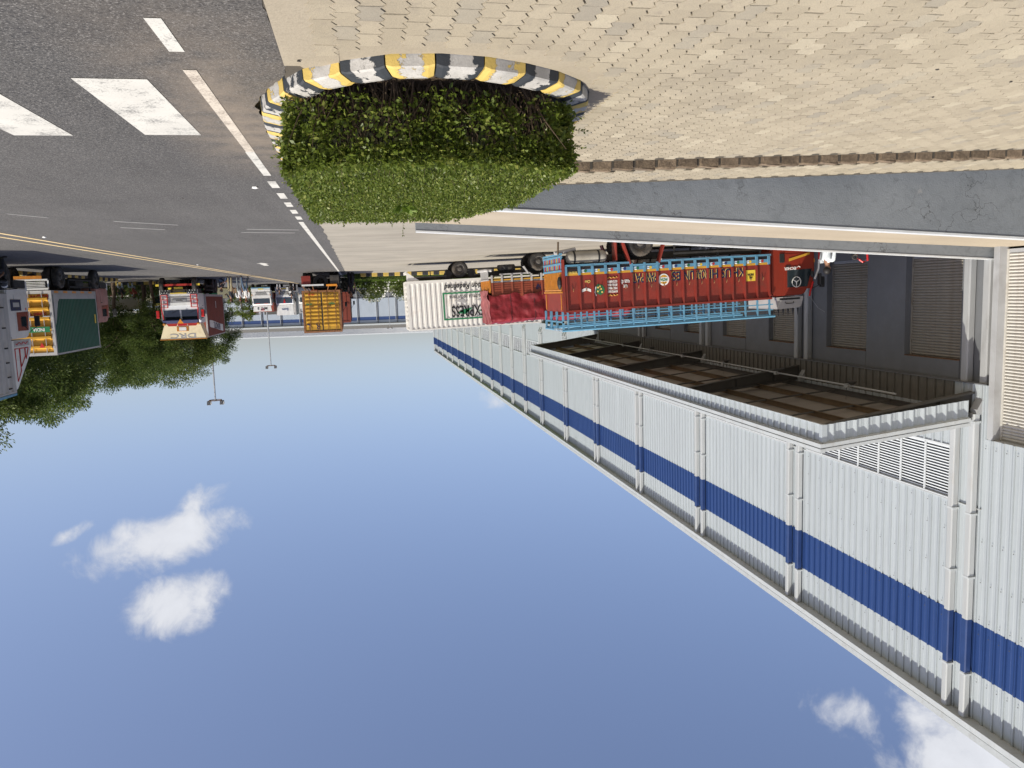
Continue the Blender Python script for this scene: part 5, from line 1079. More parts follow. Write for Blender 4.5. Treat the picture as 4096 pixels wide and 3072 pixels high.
obj('rear_bumper', MB().box(.02,.12,-1.1,1.1,.42,.56), M_ctwht, T3); obj('bumper_leg', MB().prism([(.05,.95),(.05,.5),(.12,.5),(.75,.95)], .95, 1.15, 'y'), M_ctwht, T3)
cab(T3, 7.5, 1.7, 2.2, .85, 2.5, M_wpaint, 1.7, .3)

# ======================= yellow doored container on the road
T4 = thing('container_truck', 'brown container truck on the road with dented yellow rear doors', 'truck', (2.32, 50.2, 0), (0, 0, math.pi/2-.012))
chassis(T4, 13.6, 1.05, .45, (1.6,2.9,9.2), .5, 1.0, 12.9, .3); ct = container(T4, 0, 12.2, 1.17, 3.83, 2.36, M_ctred, M_rust2, doormat=M_ctyel)
letter('R', .5, M_navy, ct, (-.025,-.3,3.42), '-x', .8); letter('L', .5, M_navy, ct, (-.025,-.86,3.42), '-x', .8); letter('tejas', .2, M_grntxt, ct, (-.03,.62,2.02), '-x', 1.); letter('right', .2, M_grntxt, ct, (-.03,-.78,2.02), '-x', 1.); letter('KEEP DISTANCE', .13, M_blktxt, ct, (-.03,.55,1.44), '-x', .9); letter('HR 38', .16, M_redl, ct, (-.03,-.6,1.42), '-x', .9)
obj('side_placard', MB().box(5.4,6.6,1.181,1.19,2.6,3.1), M_ctgry, ct)
rb = obj('rear_bumper', MB().box(-.12,-.02,-1.15,.2,.78,.88), M_wpaint, T4); obj('bumper_plate', MB().box(-.13,-.05,.35,1.0,.8,.92), M_orl, T4)
for yy in (-1.1,-.5,.5,1.05): obj('bumper_bracket', MB().bar((-.05,yy*.85,1.16),(-.07,yy,.86),.05), M_rust2, T4)
obj('mud_flap', MB().box(-.05,-.02,-1.15,-.6,.25,.78), M_maroon, T4); obj('mud_flap', MB().box(-.05,-.02,.6,1.15,.25,.78), M_chas, T4); obj('spare_wheel', MB().lathe([(.24,-.1),(.42,-.13),(.46,0),(.42,.13),(.24,.1)], 24, 'x', (.6,0,.62)), M_tyre, T4, smooth=40); cab(T4, 12.5, 1.9, 2.4, .95, 2.9, M_maroon, 1.9, .2, detail=False)
# ======================= another container truck ahead of it
T5 = thing('container_truck', 'brown red container truck standing ahead of the yellow doored one', 'truck', (1.95, 66.0, 0), (0, 0, math.pi/2))
chassis(T5, 13.4, 1.05, .45, (1.6,2.9), .5, 1.0, 12.8, .3); ct = container(T5, 0, 12.2, 1.2, 3.75, 2.4, M_ctred, M_ctred, hi=False); obj('side_placard', MB().box(8.4,9.4,1.201,1.21,2.2,3.), M_ctgry, ct); cab(T5, 12.5, 1.7, 2.4, .95, 2.9, M_sky, 1.9, .2, detail=False)

# ======================= green container truck with yellow tail
T6 = thing('container_truck', 'green corrugated container truck with yellow lettered tail parked on the right', 'truck', (13.1, 33.6, 0), (0, 0, math.pi/2))
chassis(T6, 7.2, .95, .42, (1.35,), .45, 1.0, 5.7, .3)
ct = container(T6, 0, 5.3, 1.0, 3.58, 2.3, M_ctgrn, M_ctgry, doormat=M_oyel, hi=False, pitch=.17); yy = 1.155
obj('grey_patch', MB().poly([(.12,yy+.012,1.15),(5.1,yy+.012,1.15),(5.1,yy+.012,1.34),(.75,yy+.012,1.34),(.6,yy+.012,1.45),(.45,yy+.012,1.75),(.3,yy+.012,2.1),(.12,yy+.012,2.4)]), M_ctgry, ct)
for k in range(5): obj('reflective_strip', MB().box(.3+k*1.0,.75+k*1.0,yy+.003,yy+.006,1.02,1.1), M_orl, ct)
obj('yellow_tag', MB().box(4.8,4.95,yy+.002,yy+.01,2.05,2.45), M_plate, ct)
for k in range(6): z = 1.35+k*.38; obj('tail_ledge', MB().prism([(.03,z-.1),(-.05,z-.06),(-.05,z+.02),(.03,z+.06)], -1.0, 1.0, 'y'), M_oyel, ct)
M_redtxt = pm('red_lettering', (.4,.03,.02), .6)
letter('BLOW HORN', .26, M_redtxt, ct, (.015,.32,1.24), '-x', .9); letter('Speed 40', .22, M_redtxt, ct, (.015,.55,1.93), '-x', .9); letter('O.K.', .2, M_grntxt, ct, (.015,-.1,1.93), '-x', .9); obj('green_board', MB().box(-.06,-.051,-.3,1.0,2.42,2.64), M_grntxt, ct); letter('INDIA', .18, M_wtxt, ct, (-.065,.6,2.53), '-x', .9)
obj('red_triangle', MB().poly([(-.055,.55,3.25),(-.055,.75,3.25),(-.055,.65,3.05)]), M_redl, ct)
fm = MB().box(-.1,-.02,-1.1,1.1,.55,.62).box(-.1,-.02,-1.1,1.1,.9,.97)
obj('tail_frame', fm, M_wpaint, T6)
for k in range(4): obj('tail_bar', MB().box(-.09,-.03,-.2,1.0,.66+k*.06,.69+k*.06), M_wpaint, T6)
obj('name_board', MB().box(-.1,-.05,-.1,.9,.42,.54), M_orange, T6); obj('bumper_strut', MB().bar((.05,1.05,.95),(-.05,1.1,.6),.05), M_wpaint, T6)
guard(T6, 2.2, 4.9, 1.1, .5, .8); obj('fuel_tank', MB().lathe([(.0001,0),(.25,.02),(.27,.1),(.27,.9),(.25,.98),(.0001,1.)], 14, 'x', (3.0,.85,.68)), M_chas, T6, smooth=50)
M_pink = pm('faded_pink', (.40,.20,.17), .6, .2, 3, dirt=(.3,.06,.04), damt=.4); cab(T6, 5.5, 1.7, 2.2, .85, 2.45, M_pink, 1.7, .25, detail=False)

# ======================= grey box truck at the right edge, seen from behind its left side
T7 = thing('box_truck', 'grey white box truck with red lettered headboard cut by the picture edge', 'truck', (13.2, 23.4, 0), (0, 0, math.pi/2))
chassis(T7, 8.2, 1.0, .42, (1.5,), .5, 1.0, 6.55, .3)
bx = container(T7, 0, 6.35, 1.15, 4.62, 2.4, M_ctgry, M_ctgry, hi=False, pitch=.42)
obj('blue_sheet', MB().prism([(.0,4.63),(6.3,4.63),(6.3,4.70),(4.0,4.74),(2.0,4.69),(0,4.74)], -1.22, 1.22, 'y'), M_sky, bx)
for z in (1.6,2.3,3.0,3.5,4.0,4.4): obj('side_clamp', MB().box(5.75,5.98,1.2,1.225,z,z+.05), M_chas, bx)
c7 = cab(T7, 6.45, 1.75, 2.3, .95, 2.75, M_wpaint, 1.85, .18, detail=False)
hb = MB(); hb.prism([(6.4,2.8),(8.1,2.8),(8.15,2.95),(7.9,3.35),(6.6,4.5),(6.4,4.55)], -1.15, 1.15, 'y'); hbo = obj('headboard', hb, M_wpaint, T7)
for (a, b, c_) in ((6.65,7.0,4.0),(7.05,7.45,3.5),(7.5,7.75,3.25)): obj('red_panel_line', MB().tube([(a,1.156,3.1),(a,1.156,c_+.25),(b,1.156,c_-.1),(b,1.156,3.1),(a,1.156,3.1)], .022, 4), M_redl, hbo)
pb = obj('blue_panel', MB().box(6.7,7.5,1.165,1.175,1.35,1.75), M_navy, c7); obj('white_inset', MB().box(6.85,7.35,1.176,1.18,1.46,1.62), M_ctgry, pb); obj('painted_board', MB().box(6.65,7.9,1.14,1.16,2.82,3.02), M_ctgry, hbo); obj('red_scroll', MB().tube([(6.75+.1*q,1.165,2.92+.04*math.sin(q*1.7)) for q in range(11)], .018, 4), M_redl, hbo)
for k in range(6): obj('bunting', MB().sphere((8.15,1.0+.05*math.sin(k),1.4+k*.22),.035,6), M_redl, c7)
obj('red_reflector', MB().lathe([(.0001,.01),(.05,.01)], 10, 'y', (7.9,1.16,1.7)), M_redl, c7); guard(T7, 2.3, 5.9, 1.15, .55, .85)

# ======================= cream fronted truck facing the camera
T8 = thing('container_truck', 'front facing truck with cream headboard, red ladder frames and brown container', 'truck', (11.45, 62.3, 0), (0, 0, -math.pi/2))
M_cream = pm('cream_board', (.88,.76,.50), .5, .06, 1.5, dirt=(.55,.42,.22), damt=.3); M_red = pm('red_frame', (.46,.03,.03), .4)
chassis(T8, 9.3, 1.0, .42, (1.6,2.8), .5, 1.0, 8.6, .3); ct = container(T8, 0, 6.8, 1.12, 4.05, 2.5, M_ctred, M_ctgry, hi=False, pitch=.22)
sgn = obj('cloth_sign', MB().poly([(x,-1.262,z) for x, z in ((.9,3.35),(2.2,3.25),(3.6,3.1),(5.0,2.95),(6.0,2.88),(6.1,2.92),(6.15,3.3),(5.95,3.38),(4.,3.55),(2.4,3.72),(1.0,3.85))]), M_wpaint, ct); o = letter('BUNDTL', .62, M_navy, ct, (3.4,-1.268,3.35), '-y', 1.05, extrude=.003); o.rotation_euler = (R(90), R(5), 0)
obj('white_scratch', MB().box(3.2,3.32,-1.262,-1.255,1.6,2.1), M_wtxt, ct)
M_silv = pm('silver_cab', (.7,.71,.72), .35, .06, 2); c8 = cab(T8, 6.95, 1.85, 2.35, 1.05, 3.0, M_silv, 2.05, .2, grille=M_ctgry, split=True, trim=M_wpaint, bump_mat=M_ctgry)
X8 = 8.81
for s in (-1, 1):
    for yy in (.72, 1.1): obj('ladder_rail', MB().tube([(X8+.08,s*yy,1.1),(X8+.09,s*yy,1.95)], .035, 6), M_red, c8)
    for z in (1.12,1.42,1.7,1.94): obj('ladder_rung', MB().tube([(X8+.08,s*.72,z),(X8+.08,s*1.1,z)], .03, 6), M_red, c8)
    obj('pillar_bar', MB().tube([(X8+.09,s*1.12,1.95),(X8-.06,s*1.02,2.98)], .04, 6), M_red, c8); obj('tassel', MB().sphere((X8-.02,s*1.05,3.0),.1,6,(1,1,1)), M_orange, c8)
    obj('stone_guard', MB().bbox(X8+.06,X8+.12,s*.82-.3,s*.82+.3,.78,1.04,.02), M_blk, c8)
    for k in range(6): obj('fog_lamp', MB().sphere((X8+.13,s*.82-.2+.08*k,.84+.14*(k % 2)),.03,6), M_lens, c8)
    obj('red_mirror', MB().bbox(X8-.05,X8+.05,s*1.38-.1,s*1.38+.1,2.1,2.6,.03), M_redl, c8)
obj('lower_bumper', MB().box(X8+.05,X8+.15,-1.05,1.05,.42,.55), M_redtxt, c8)
for s in (-1,1): obj('bumper_end', MB().box(X8+.05,X8+.152,s*1.2-.15,s*1.2+.15,.42,.55), M_plate, c8)
obj('lamp_cover', MB().bbox(X8+.06,X8+.16,-.3,.25,.62,.76,.02), M_plate, c8); obj('lamp_cover', MB().bbox(X8+.06,X8+.16,.38,.6,.64,.76,.02), M_plate, c8)
for z in (.82,1.0): obj('yellow_bar', MB().box(X8+.07,X8+.13,-.5,.5,z,z+.05), M_plate, c8)
obj('brand_plate', MB().box(X8+.02,X8+.04,-.42,.42,1.42,1.54), M_chrome, c8); letter('TATA', .13, M_blktxt, c8, (X8+.05,0,1.48), '+x', 1.2); obj('white_band', MB().box(X8+.0,X8+.03,-.7,.7,1.62,1.82), M_wtxt, c8)
vz = obj('sun_visor', MB().prism([(X8-.05,2.78),(X8+.22,2.72),(X8+.24,2.78),(X8-.1,2.98)], -1.1, 1.1, 'y'), M_navy, c8); obj('triangle_sign', MB().poly([(X8+.13,-.22,2.72),(X8+.13,.22,2.72),(X8+.13,0,2.42)] if False else [(X8+.25,-.2,2.98),(X8+.25,.2,2.98),(X8+.25,0,2.68)]), M_orl, vz)
hb = MB(); hb.prism([(-1.1,3.02),(1.1,3.02),(1.42,4.0),(-1.42,4.0)], X8-.35, X8-.28, 'x'); hb8 = obj('headboard', hb, M_cream, T8); obj('headboard_edge', MB().box(X8-.5,X8-.26,-1.45,1.45,4.0,4.05), M_orange, hb8)
for s in (-1,1): obj('headboard_side', MB().poly([(X8-.3,s*1.42,4.0),(X8-.3,s*1.1,3.02),(X8-1.4,s*1.1,3.02),(X8-1.4,s*1.42,4.0)]), M_cream, hb8)
letter('DRC', .42, M_ctgry, hb8, (X8-.272,0,3.8), '+x', 1.9); gb = obj('picture_board', MB().box(X8-.28,X8-.255,-.36,.36,3.2,3.5), M_orange, hb8); obj('picture', MB().box(X8-.255,X8-.25,-.22,.22,3.24,3.46), M_wtxt, gb)
for s in (-1,1): obj('name_strip', MB().poly([(X8-.268,s*.3,2.98),(X8-.268,s*1.0,2.98),(X8-.268,s*.85,3.16),(X8-.268,s*.35,3.16)]), M_redtxt, hb8)
obj('centre_strip', MB().box(X8-.28,X8-.262,-.28,.28,2.99,3.14), M_redl, hb8); guard(T8, 3.4, 6.2, -1.2, .5, .8)

# ======================= small white trucks farther down the road
def small_truck(label, x, y, boxmat, h, cabw, hb_h, hblabel, hbm, trim, w=1.9):
    t = thing('light_truck', label, 'truck', (x, y+5.6, 0), (0, 0, -math.pi/2)); chassis(t, 5.4, .75, .35, (1.1,), .36, .8, 4.9, .22); container(t, 0, 3.9, .85, h, w+.1, boxmat, boxmat, hi=False)
    c = cab(t, 4.0, 1.4, cabw, .62, 2.2, M_wpaint, 1.4, .25, detail=False, trim=trim); X = 5.4
    b = obj('headboard', MB().prism([(-cabw/2+.1,2.22),(cabw/2-.1,2.22),(cabw/2-.02,2.22+hb_h),(-cabw/2+.02,2.22+hb_h)], X-.4, X-.34, 'x'), hbm, t); letter(hblabel, .34, M_blktxt if hblabel[0] == 'M' else M_blue, b, (X-.33,0,2.22+hb_h*.42), '+x', 1.2)
    return t, c, b
t, c, b = small_truck('small white truck with a triangle sign on its headboard and a brown box', 9.62, 81.0, M_ctred, 2.85, 1.85, .55, 'M T S', M_wtxt, M_wpaint)
obj('triangle_sign', MB().tube([(5.08,-.18,2.66),(5.08,.18,2.66),(5.08,0,2.42),(5.08,-.18,2.66)], .02, 4), M_redl, b); obj('teal_bumper', MB().box(5.46,5.52,-.9,.9,.36,.46), M_sky, c)
for s in (-1,1): obj('red_curtain', MB().box(5.2,5.21,s*.4-.2,s*.4+.2,1.95,2.0), M_redl, c)
t, c, b = small_truck('small white truck with blue windscreen trim and a curly logo on its headboard', 7.62, 83.4, M_ctgry, 3.3, 1.75, 1.05, 'Scm', M_wtxt, M_motif[0]); obj('triangle_sign', MB().poly([(5.5,-.12,2.0),(5.5,.12,2.0),(5.5,0,1.55)]), M_redl, c)
t, c, b = small_truck('grey box truck mostly hidden behind the white truck with blue trim', 5.75, 89.6, M_ctgry, 3.25, 1.75, .5, 'Goods', M_wtxt, M_wpaint)

# ------------------------------------------------------------------ people
M_skin = pm('skin', (.23,.12,.07), .6, .06, 5); M_hair = pm('hair', (.012,.01,.009), .6); M_shoe = pm('shoe', (.03,.025,.02), .6)
_cl = {}
def cloth(c): 
    k = tuple(c)
    if k not in _cl: _cl[k] = pm('cloth_%d' % len(_cl), c, .85, .12, 6, dirt=tuple(x*.7 for x in c), damt=.3, dscale=9)
    return _cl[k]
def person(label, loc, rotz, J, shirt, trousers, h=1.72, sleeves='short', group=None, extra=None, shoe=None):
    """J: joint positions in a 1.72 m figure facing +x, y left"""
    t = thing('person', label, 'person', loc, (0,0,rotz), group); k = h/1.72; t.scale = (k,k,k)
    V = []; E = []; Rr = []; part = []
    def add(p, r, par, g, r2=None): V.append(Vector(p)); Rr.append((r, r2 or r)); part.append(g); E.append((par, len(V)-1)) if par is not None else None; return len(V)-1
    pel = add(J['pel'], .135, None, 1, .105); sp = add((Vector(J['pel'])*.5+Vector(J['chest'])*.5), .125, pel, 0, .095); ch = add(J['chest'], .155, sp, 0, .11); nk = add(J['neck'], .055, ch, 2); hd0 = add(Vector(J['neck'])*.45+Vector(J['head'])*.55, .062, nk, 2); hd = add(J['head'], .088, hd0, 2, .098); tp = add(Vector(J['head'])+Vector((0,0,.085)), .07, hd, 2)
    nose = add(Vector(J['head'])+Vector((.105,0,-.012)), .014, hd, 2)
    for s, S_ in ((1,'l'),(-1,'r')):
        add(Vector(J['head'])+Vector((-.005,s*.098,0)), .016, hd, 2)
        sh = add(J['sh'+S_], .068, ch, 0); el = add(J['el'+S_], .046, sh, 0 if sleeves != 'none' else 2); 
        e2 = add(Vector(J['el'+S_])*.7+Vector(J['wr'+S_])*.3, .041, el, 0 if sleeves == 'long' else 2); wr = add(J['wr'+S_], .028, e2, 2); d = (Vector(J['wr'+S_])-Vector(J['el'+S_])).normalized(); pm_ = add(Vector(J['wr'+S_])+d*.07, .034, wr, 2, .02)
        a = d.cross(Vector((0,1,0))); a = (a if a.length > .1 else Vector((1,0,0))).normalized()
        for q, (o, L) in enumerate(((-.03,.06),(-.01,.075),(.01,.07),(.03,.055))): f1 = add(Vector(V[pm_])+a*o+d*.03, .009, pm_, 2); add(Vector(V[f1])+d*L-Vector((0,s*.012,0)), .007, f1, 2)
        th = add(Vector(V[wr])+a*.04+d*.03, .010, wr, 2); add(Vector(V[th])+d*.035+a*.01, .008, th, 2)
        hp = add(J['hp'+S_], .095, pel, 1); kn = add(J['kn'+S_], .062, hp, 1); k2 = add(Vector(J['kn'+S_])*.65+Vector(J['an'+S_])*.35, .06, kn, 1); an = add(J['an'+S_], .042, k2, 1); he = add(Vector(J['an'+S_])+Vector((0,0,-.045)), .042, an, 3); add(Vector(J['an'+S_])+Vector(J.get('toe',(.17,0,-.06))), .034, he, 3)
    me = bpy.data.meshes.new('body'); me.from_pydata([tuple(v) for v in V], E, []); o = bpy.data.objects.new('body', me); link(o, t); md = o.modifiers.new('skin', 'SKIN'); md.use_smooth_shade = True
    for i, sv in enumerate(me.skin_vertices[0].data): sv.radius = Rr[i]; sv.use_root = (i == 0)
    o.modifiers.new('sub', 'SUBSURF').levels = 1; o.modifiers['sub'].render_levels = 1
    dg = bpy.context.evaluated_depsgraph_get(); m2 = bpy.data.meshes.new_from_object(o.evaluated_get(dg)); o.modifiers.clear(); o.data = m2; bpy.data.meshes.remove(me)
    m2.materials.clear()
    for mt in (cloth(shirt), cloth(trousers), M_skin, shoe or M_shoe): m2.materials.append(mt)
    seg = [(V[a], V[b], part[b]) for a, b in E]
    for f in m2.polygons:
        c = f.center; best = 9; bi = 0
        for a, b, g in seg:
            ab = b-a; tt = max(0, min(1, (c-a).dot(ab)/max(ab.length_squared, 1e-6))); dd = (a+ab*tt-c).length
            if dd < best: best = dd; bi = g
        f.material_index = bi; f.use_smooth = True
    H = Vector(J['head']); hm = MB().sphere((H.x-.022,H.y,H.z+.035), .108, 12, (1.,.98,1.0)); obj('hair', hm, M_hair, t, smooth=60)
    for s in (-1,1): obj('eye', MB().sphere((H.x+.092,H.y+s*.034,H.z+.005), .011, 6), M_blk, t)
    obj('mouth', MB().box(H.x+.085,H.x+.094,H.y-.022,H.y+.022,H.z-.058,H.z-.05), M_redtxt, t)
    if extra: extra(t)
    return t
def stand(**kw):
    J = dict(pel=(0,0,.95), chest=(.0,0,1.30), neck=(0,0,1.47), head=(.015,0,1.62), shl=(0,.19,1.40), shr=(0,-.19,1.40), ell=(-.03,.25,1.12), elr=(-.03,-.25,1.12), wrl=(.03,.25,.87), wrr=(.03,-.25,.87), hpl=(0,.1,.88), hpr=(0,-.1,.88), knl=(.02,.11,.49), knr=(.02,-.11,.49), anl=(0,.12,.09), anr=(0,-.12,.09)); J.update(kw); return J
def sit(seat=.42, **kw):
    z = seat-.95+.12; J = stand(); J = {k: (v[0], v[1], v[2]+z) for k, v in J.items()}
    J.update(knl=(.42,.14,seat+.10), knr=(.42,-.14,seat+.10), anl=(.44,.14,.09), anr=(.44,-.14,.09), ell=(.1,.25,seat+.38), elr=(.1,-.25,seat+.38), wrl=(.34,.16,seat+.24), wrr=(.34,-.16,seat+.24)); J.update(kw); return J
walk = stand(knl=(.20,.1,.50), anl=(.26,.11,.10), knr=(.02,-.1,.49), anr=(-.26,-.11,.14), ell=(-.12,.24,1.13), wrl=(-.06,.25,.88), elr=(.06,-.24,1.13), wrr=(.2,-.23,.92))
person('man in a loose white shirt and blue jeans walking on the road', (7.25,53.2,0.006), R(-75), walk, (.72,.72,.70), (.07,.11,.17), 1.78, 'long')
def bag(t): obj('backpack', MB().bbox(-.3,-.1,-.15,.15,1.02,1.45,.05), M_blk, t, smooth=40)
person('man in a white shirt carrying a black backpack beside the walking man', (7.75,54.0,0.006), R(-100), stand(), (.66,.67,.68), (.22,.25,.27), 1.72, 'short', None, bag)
person('man in a dark shirt and pale shorts by the brown container', (8.35,54.2,0.006), R(-60), stand(ell=(.1,.27,1.15), wrl=(.28,.2,1.2)), (.03,.035,.045), (.42,.36,.22), 1.72)
person('person sitting on the road in blue jeans by the brown container', (9.0,54.6,0.006), R(200), sit(.12, knl=(.36,.14,.42), knr=(.36,-.14,.42), anl=(.5,.15,.07), anr=(.5,-.15,.07)), (.05,.05,.06), (.06,.09,.16), 1.7)
person('man in a white shirt standing below the ramp parapet beside the red cab', (-12.75,19.35,gz(-12.75)), R(160), stand(elr=(.12,-.27,1.15), wrr=(.3,-.2,1.3)), (.62,.66,.67), (.08,.08,.09), 1.72, 'short')
person('person in grey trousers sitting left on the kerb under the trees', (16.9,60.75,.0), R(-95), sit(.3), (.04,.04,.045), (.34,.40,.43), 1.7); person('person in pale blue trousers sitting right on the kerb under the trees', (16.1,60.8,.0), R(-80), sit(.3), (.25,.05,.03), (.36,.42,.45), 1.7)
for lab, x, y, rz, c_ in (('man in white squatting before the white truck with blue trim', 7.9, 81.9, R(-90), (.55,.56,.6)), ('man in white trousers squatting beside the motorbike rider', 6.75, 82.0, R(-110), (.55,.56,.6)), ('man in white squatting by the hidden grey box truck', 5.2, 83.2, R(-80), (.52,.53,.58))): person(lab, (x,y,.006), rz, sit(.25, knl=(.36,.16,.55), knr=(.36,-.16,.55)), (.10,.09,.09), c_, 1.7)
person('person in dark clothes sitting by the front wheel of the grey box truck', (11.35,27.0,.006), R(120), sit(.35), (.015,.015,.02), (.02,.02,.025), 1.72); person('person in blue jeans sitting beside the wheel of the grey box truck', (11.55,26.1,.006), R(150), sit(.35), (.02,.02,.025), (.03,.05,.11), 1.72)
person('person in dark clothes standing beside the yellow doored container truck', (.45,52.6,.0), R(-70), stand(ell=(.12,.25,1.15), wrl=(.3,.12,1.3)), (.03,.03,.035), (.03,.03,.04), 1.72); person('person bending in the shade beside the yellow doored truck wheels', (.55,54.3,.0), R(-110), stand(chest=(.2,0,1.2), neck=(.32,0,1.32), head=(.42,0,1.42), shl=(.24,.19,1.26), shr=(.24,-.19,1.26), ell=(.36,.24,1.0), elr=(.36,-.24,1.0), wrl=(.45,.2,.8), wrr=(.45,-.2,.8)), (.30,.22,.18), (.03,.03,.04), 1.68)
# motorbikes
def motorbike(label, loc, rotz, mat, group=None):
    t = thing('motorbike', label, 'motorbike', loc, (0,0,rotz), group)
    for x in (.0, 1.28): o = obj('wheel', MB().lathe([(.22,-.03),(.29,-.045),(.31,0),(.29,.045),(.22,.03)], 20), M_tyre, t, loc=(x,0,.31), smooth=40); sp_ = MB(); [sp_.bar((0,0,0),(.23*math.cos(a),0,.23*math.sin(a)),.02) for a in np.linspace(0,6.28,7)[:-1]]; obj('spokes', sp_, M_chrome, o)
    obj('frame', MB().tube([(0,.06,.31),(.35,.06,.6),(.95,.04,.82),(1.28,.05,.31)], .025, 6).tube([(0,-.06,.31),(.35,-.06,.6),(.95,-.04,.82),(1.28,-.05,.31)], .025, 6), M_chas, t)
    obj('engine', MB().bbox(.4,.75,-.13,.13,.28,.58,.04), M_chas, t); obj('fuel_tank', MB().sphere((.75,0,.78),.2,10,(1.3,.7,.8)), mat, t, smooth=50); obj('seat', MB().bbox(-.05,.55,-.13,.13,.72,.82,.04), M_blk, t); obj('headlight', MB().sphere((1.15,0,.88),.1,8,(.7,1,1)), M_lens, t); obj('handlebar', MB().tube([(.9,.36,1.0),(1.05,.12,1.02),(1.05,-.12,1.02),(.9,-.36,1.0)], .016, 6), M_chas, t); obj('mudguard', MB().bar((1.05,0,.66),(1.5,0,.6),.12,.02), mat, t)
    return t
motorbike('dark motorbike ridden towards the camera on the yellow centre line', (6.6,80.6,.006), R(-90), M_blk)
person('rider in dark clothes on the motorbike on the centre line', (6.6,80.35,.006), R(-90), sit(.72, anl=(.3,.2,.38), anr=(.3,-.2,.38), knl=(.34,.2,.75), knr=(.34,-.2,.75), ell=(.22,.3,1.05), elr=(.22,-.3,1.05), wrl=(.5,.33,1.0), wrr=(.5,-.33,1.0)), (.03,.03,.035), (.04,.04,.05), 1.7, 'long')
motorbike('black motorbike parked beside the grey box truck front wheel', (11.2,27.6,.006), R(70), M_blk); motorbike('dark motorbike standing between the yellow doored truck and the grass', (.3,53.3,.0), R(80), M_chas)
for k, (x, y, lab) in enumerate(((18.9,66.5,'leftmost of the motorbikes parked under the trees'),(18.0,67.4,'middle one of the motorbikes parked under the trees'),(17.1,66.8,'rightmost of the motorbikes parked under the trees'))): motorbike(lab, (x,y,0), R(-70+15*k), [M_redl,M_chas,M_navy][k], 'motorbikes parked under the trees')
# auto rickshaws and a stall in the shade
def rickshaw(label, loc, rotz, group):
    t = thing('auto_rickshaw', label, 'rickshaw', loc, (0,0,rotz), group); prof = [(0,.35),(2.3,.35),(2.6,.6),(2.45,1.0),(2.1,1.7),(.1,1.75),(0,1.6)]
    obj('lower_body', MB().prism([(0,.35),(2.3,.35),(2.6,.6),(2.5,.95),(1.9,.95),(1.9,.5),(1.1,.5),(1.1,.95),(0,.95)], -.62, .62, 'y'), M_grntxt, t); obj('canopy', MB().prism([(0,1.25),(.6,1.25),(.6,1.5),(2.0,1.5),(2.15,1.62),(1.9,1.8),(.1,1.8),(0,1.6)], -.64, .64, 'y'), M_plate, t); obj('windscreen', MB().poly([(2.48,-.5,.98),(2.48,.5,.98),(2.12,.5,1.58),(2.12,-.5,1.58)]), M_glass, t)
    for s in (-1,1): obj('pillar', MB().bar((2.47,s*.58,.95),(2.1,s*.58,1.62),.06), M_plate, t)
    obj('headlight', MB().sphere((2.58,0,.8),.1,8), M_lens, t); obj('seat', MB().box(.15,.6,-.5,.5,.6,1.2), M_blk, t)
    for x, y in ((.4,.5),(.4,-.5),(2.25,0)): obj('wheel', MB().lathe([(.1,-.05),(.2,-.06),(.23,0),(.2,.06),(.1,.05)], 16), M_tyre, t, loc=(x,y,.23), smooth=40)
for k, (x, y, lab) in enumerate(((17.4,76.,'leftmost of the yellow and green auto rickshaws under the trees'),(15.4,77.,'middle one of the yellow and green auto rickshaws under the trees'),(13.8,78.,'rightmost of the yellow and green auto rickshaws under the trees'))): rickshaw(lab, (x,y,0), R(-90+8*k), 'auto rickshaws parked under the trees')
st = thing('stall', 'roadside stall with a white sheet roof in the shade of the trees', 'stall', (20.2,69.5,0)); obj('roof', MB().prism([(-2.6,2.25),(2.6,2.05),(2.6,2.12),(-2.6,2.35)], -1.2, 1.2, 'y'), M_wtxt, st); obj('counter', MB().bbox(-1.8,1.8,-.9,-.5,0,.95,.03), M_ctgry, st); obj('tarpaulin_back', MB().box(-2.4,2.4,1.0,1.03,.1,2.05), M_ctgry, st)
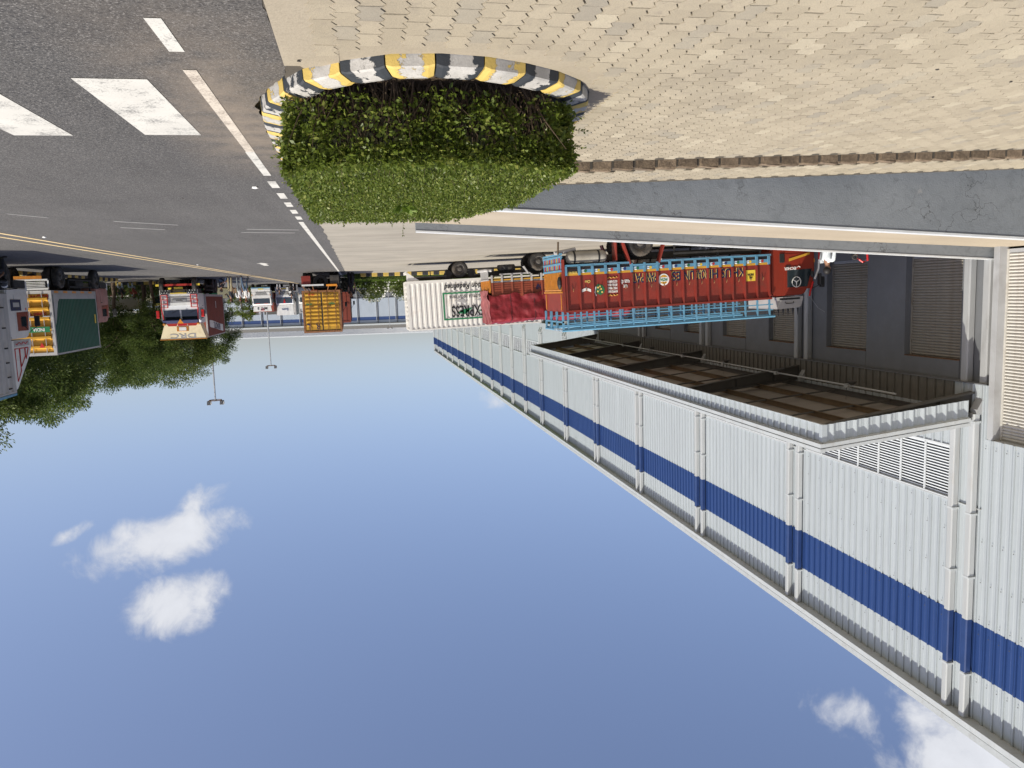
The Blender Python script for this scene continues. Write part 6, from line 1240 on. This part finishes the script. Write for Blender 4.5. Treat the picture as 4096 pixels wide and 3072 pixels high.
for x in (-2.4,2.4):
    for y in (-1.1,1.1): obj('post', MB().tube([(x,y,0),(x,y,2.2)], .035, 6), M_twig, st)
ht = thing('hand_trolley', 'small red hand trolley with a black wheel at the dock below the parapet', 'trolley', (-13.75,19.3,gz(-13.75)), (0,0,.3)); obj('frame', MB().tube([(-.1,0,.1),(-.18,0,1.45),(-.05,0,1.48),(.05,0,1.4)], .03, 6).tube([(.16,0,.1),(.1,0,1.4)], .03, 6).bar((-.15,0,.8),(.13,0,.8),.03).bar((-.16,0,1.2),(.12,0,1.2),.04), M_redl, ht); obj('wheel', MB().lathe([(.03,-.02),(.07,-.03),(.09,0),(.07,.03),(.03,.02)], 16), M_tyre, ht, loc=(.18,-.06,1.33)); obj('wheel', MB().lathe([(.05,-.03),(.1,-.03),(.11,0),(.1,.03),(.05,.03)], 16), M_tyre, ht, loc=(0,-.1,.11))
# litter and pebbles
M_lit = pm('litter_white', (.7,.7,.68), .8); M_litd = pm('litter_dark', (.04,.035,.03), .8)
for k, (x, y, c_, lab) in enumerate(((7.24,20.3,0,'scrap of white paper on the road beyond the double yellow line'),(1.42,12.2,0,'small white scrap on the road next to the short white dashes'),(6.9,36.3,0,'white paper scrap on the road near the double yellow lines and green truck'),(2.68,13.4,1,'dark pebble on the road beyond the crosswalk stripes'),(3.4,22.6,1,'dark stone on the asphalt beyond the worn marks'),(5.9,21.9,1,'dark stone on the asphalt before the double yellow line'),(-4.88,5.89,1,'crumpled dark bit of litter on the block paving nearest the camera'),(-5.63,6.84,1,'dark ring of litter on the block paving'),(-6.0,6.3,1,'thin dark twig on the block paving'),(.32,5.85,1,'dark pebble on the mortar margin beside the planter kerb'))):
    bmm = bmesh.new(); bmesh.ops.create_icosphere(bmm, subdivisions=1, radius=.016 if c_ else .05)
    for v in bmm.verts: v.co = (v.co.x*random.uniform(.6,1.3), v.co.y*random.uniform(.6,1.3), v.co.z*random.uniform(.3,.6))
    tag(obj('litter', MB().frombm(bmm), M_litd if c_ else M_lit, None, loc=(x, y, gz(x)+.022)), lab, 'litter')
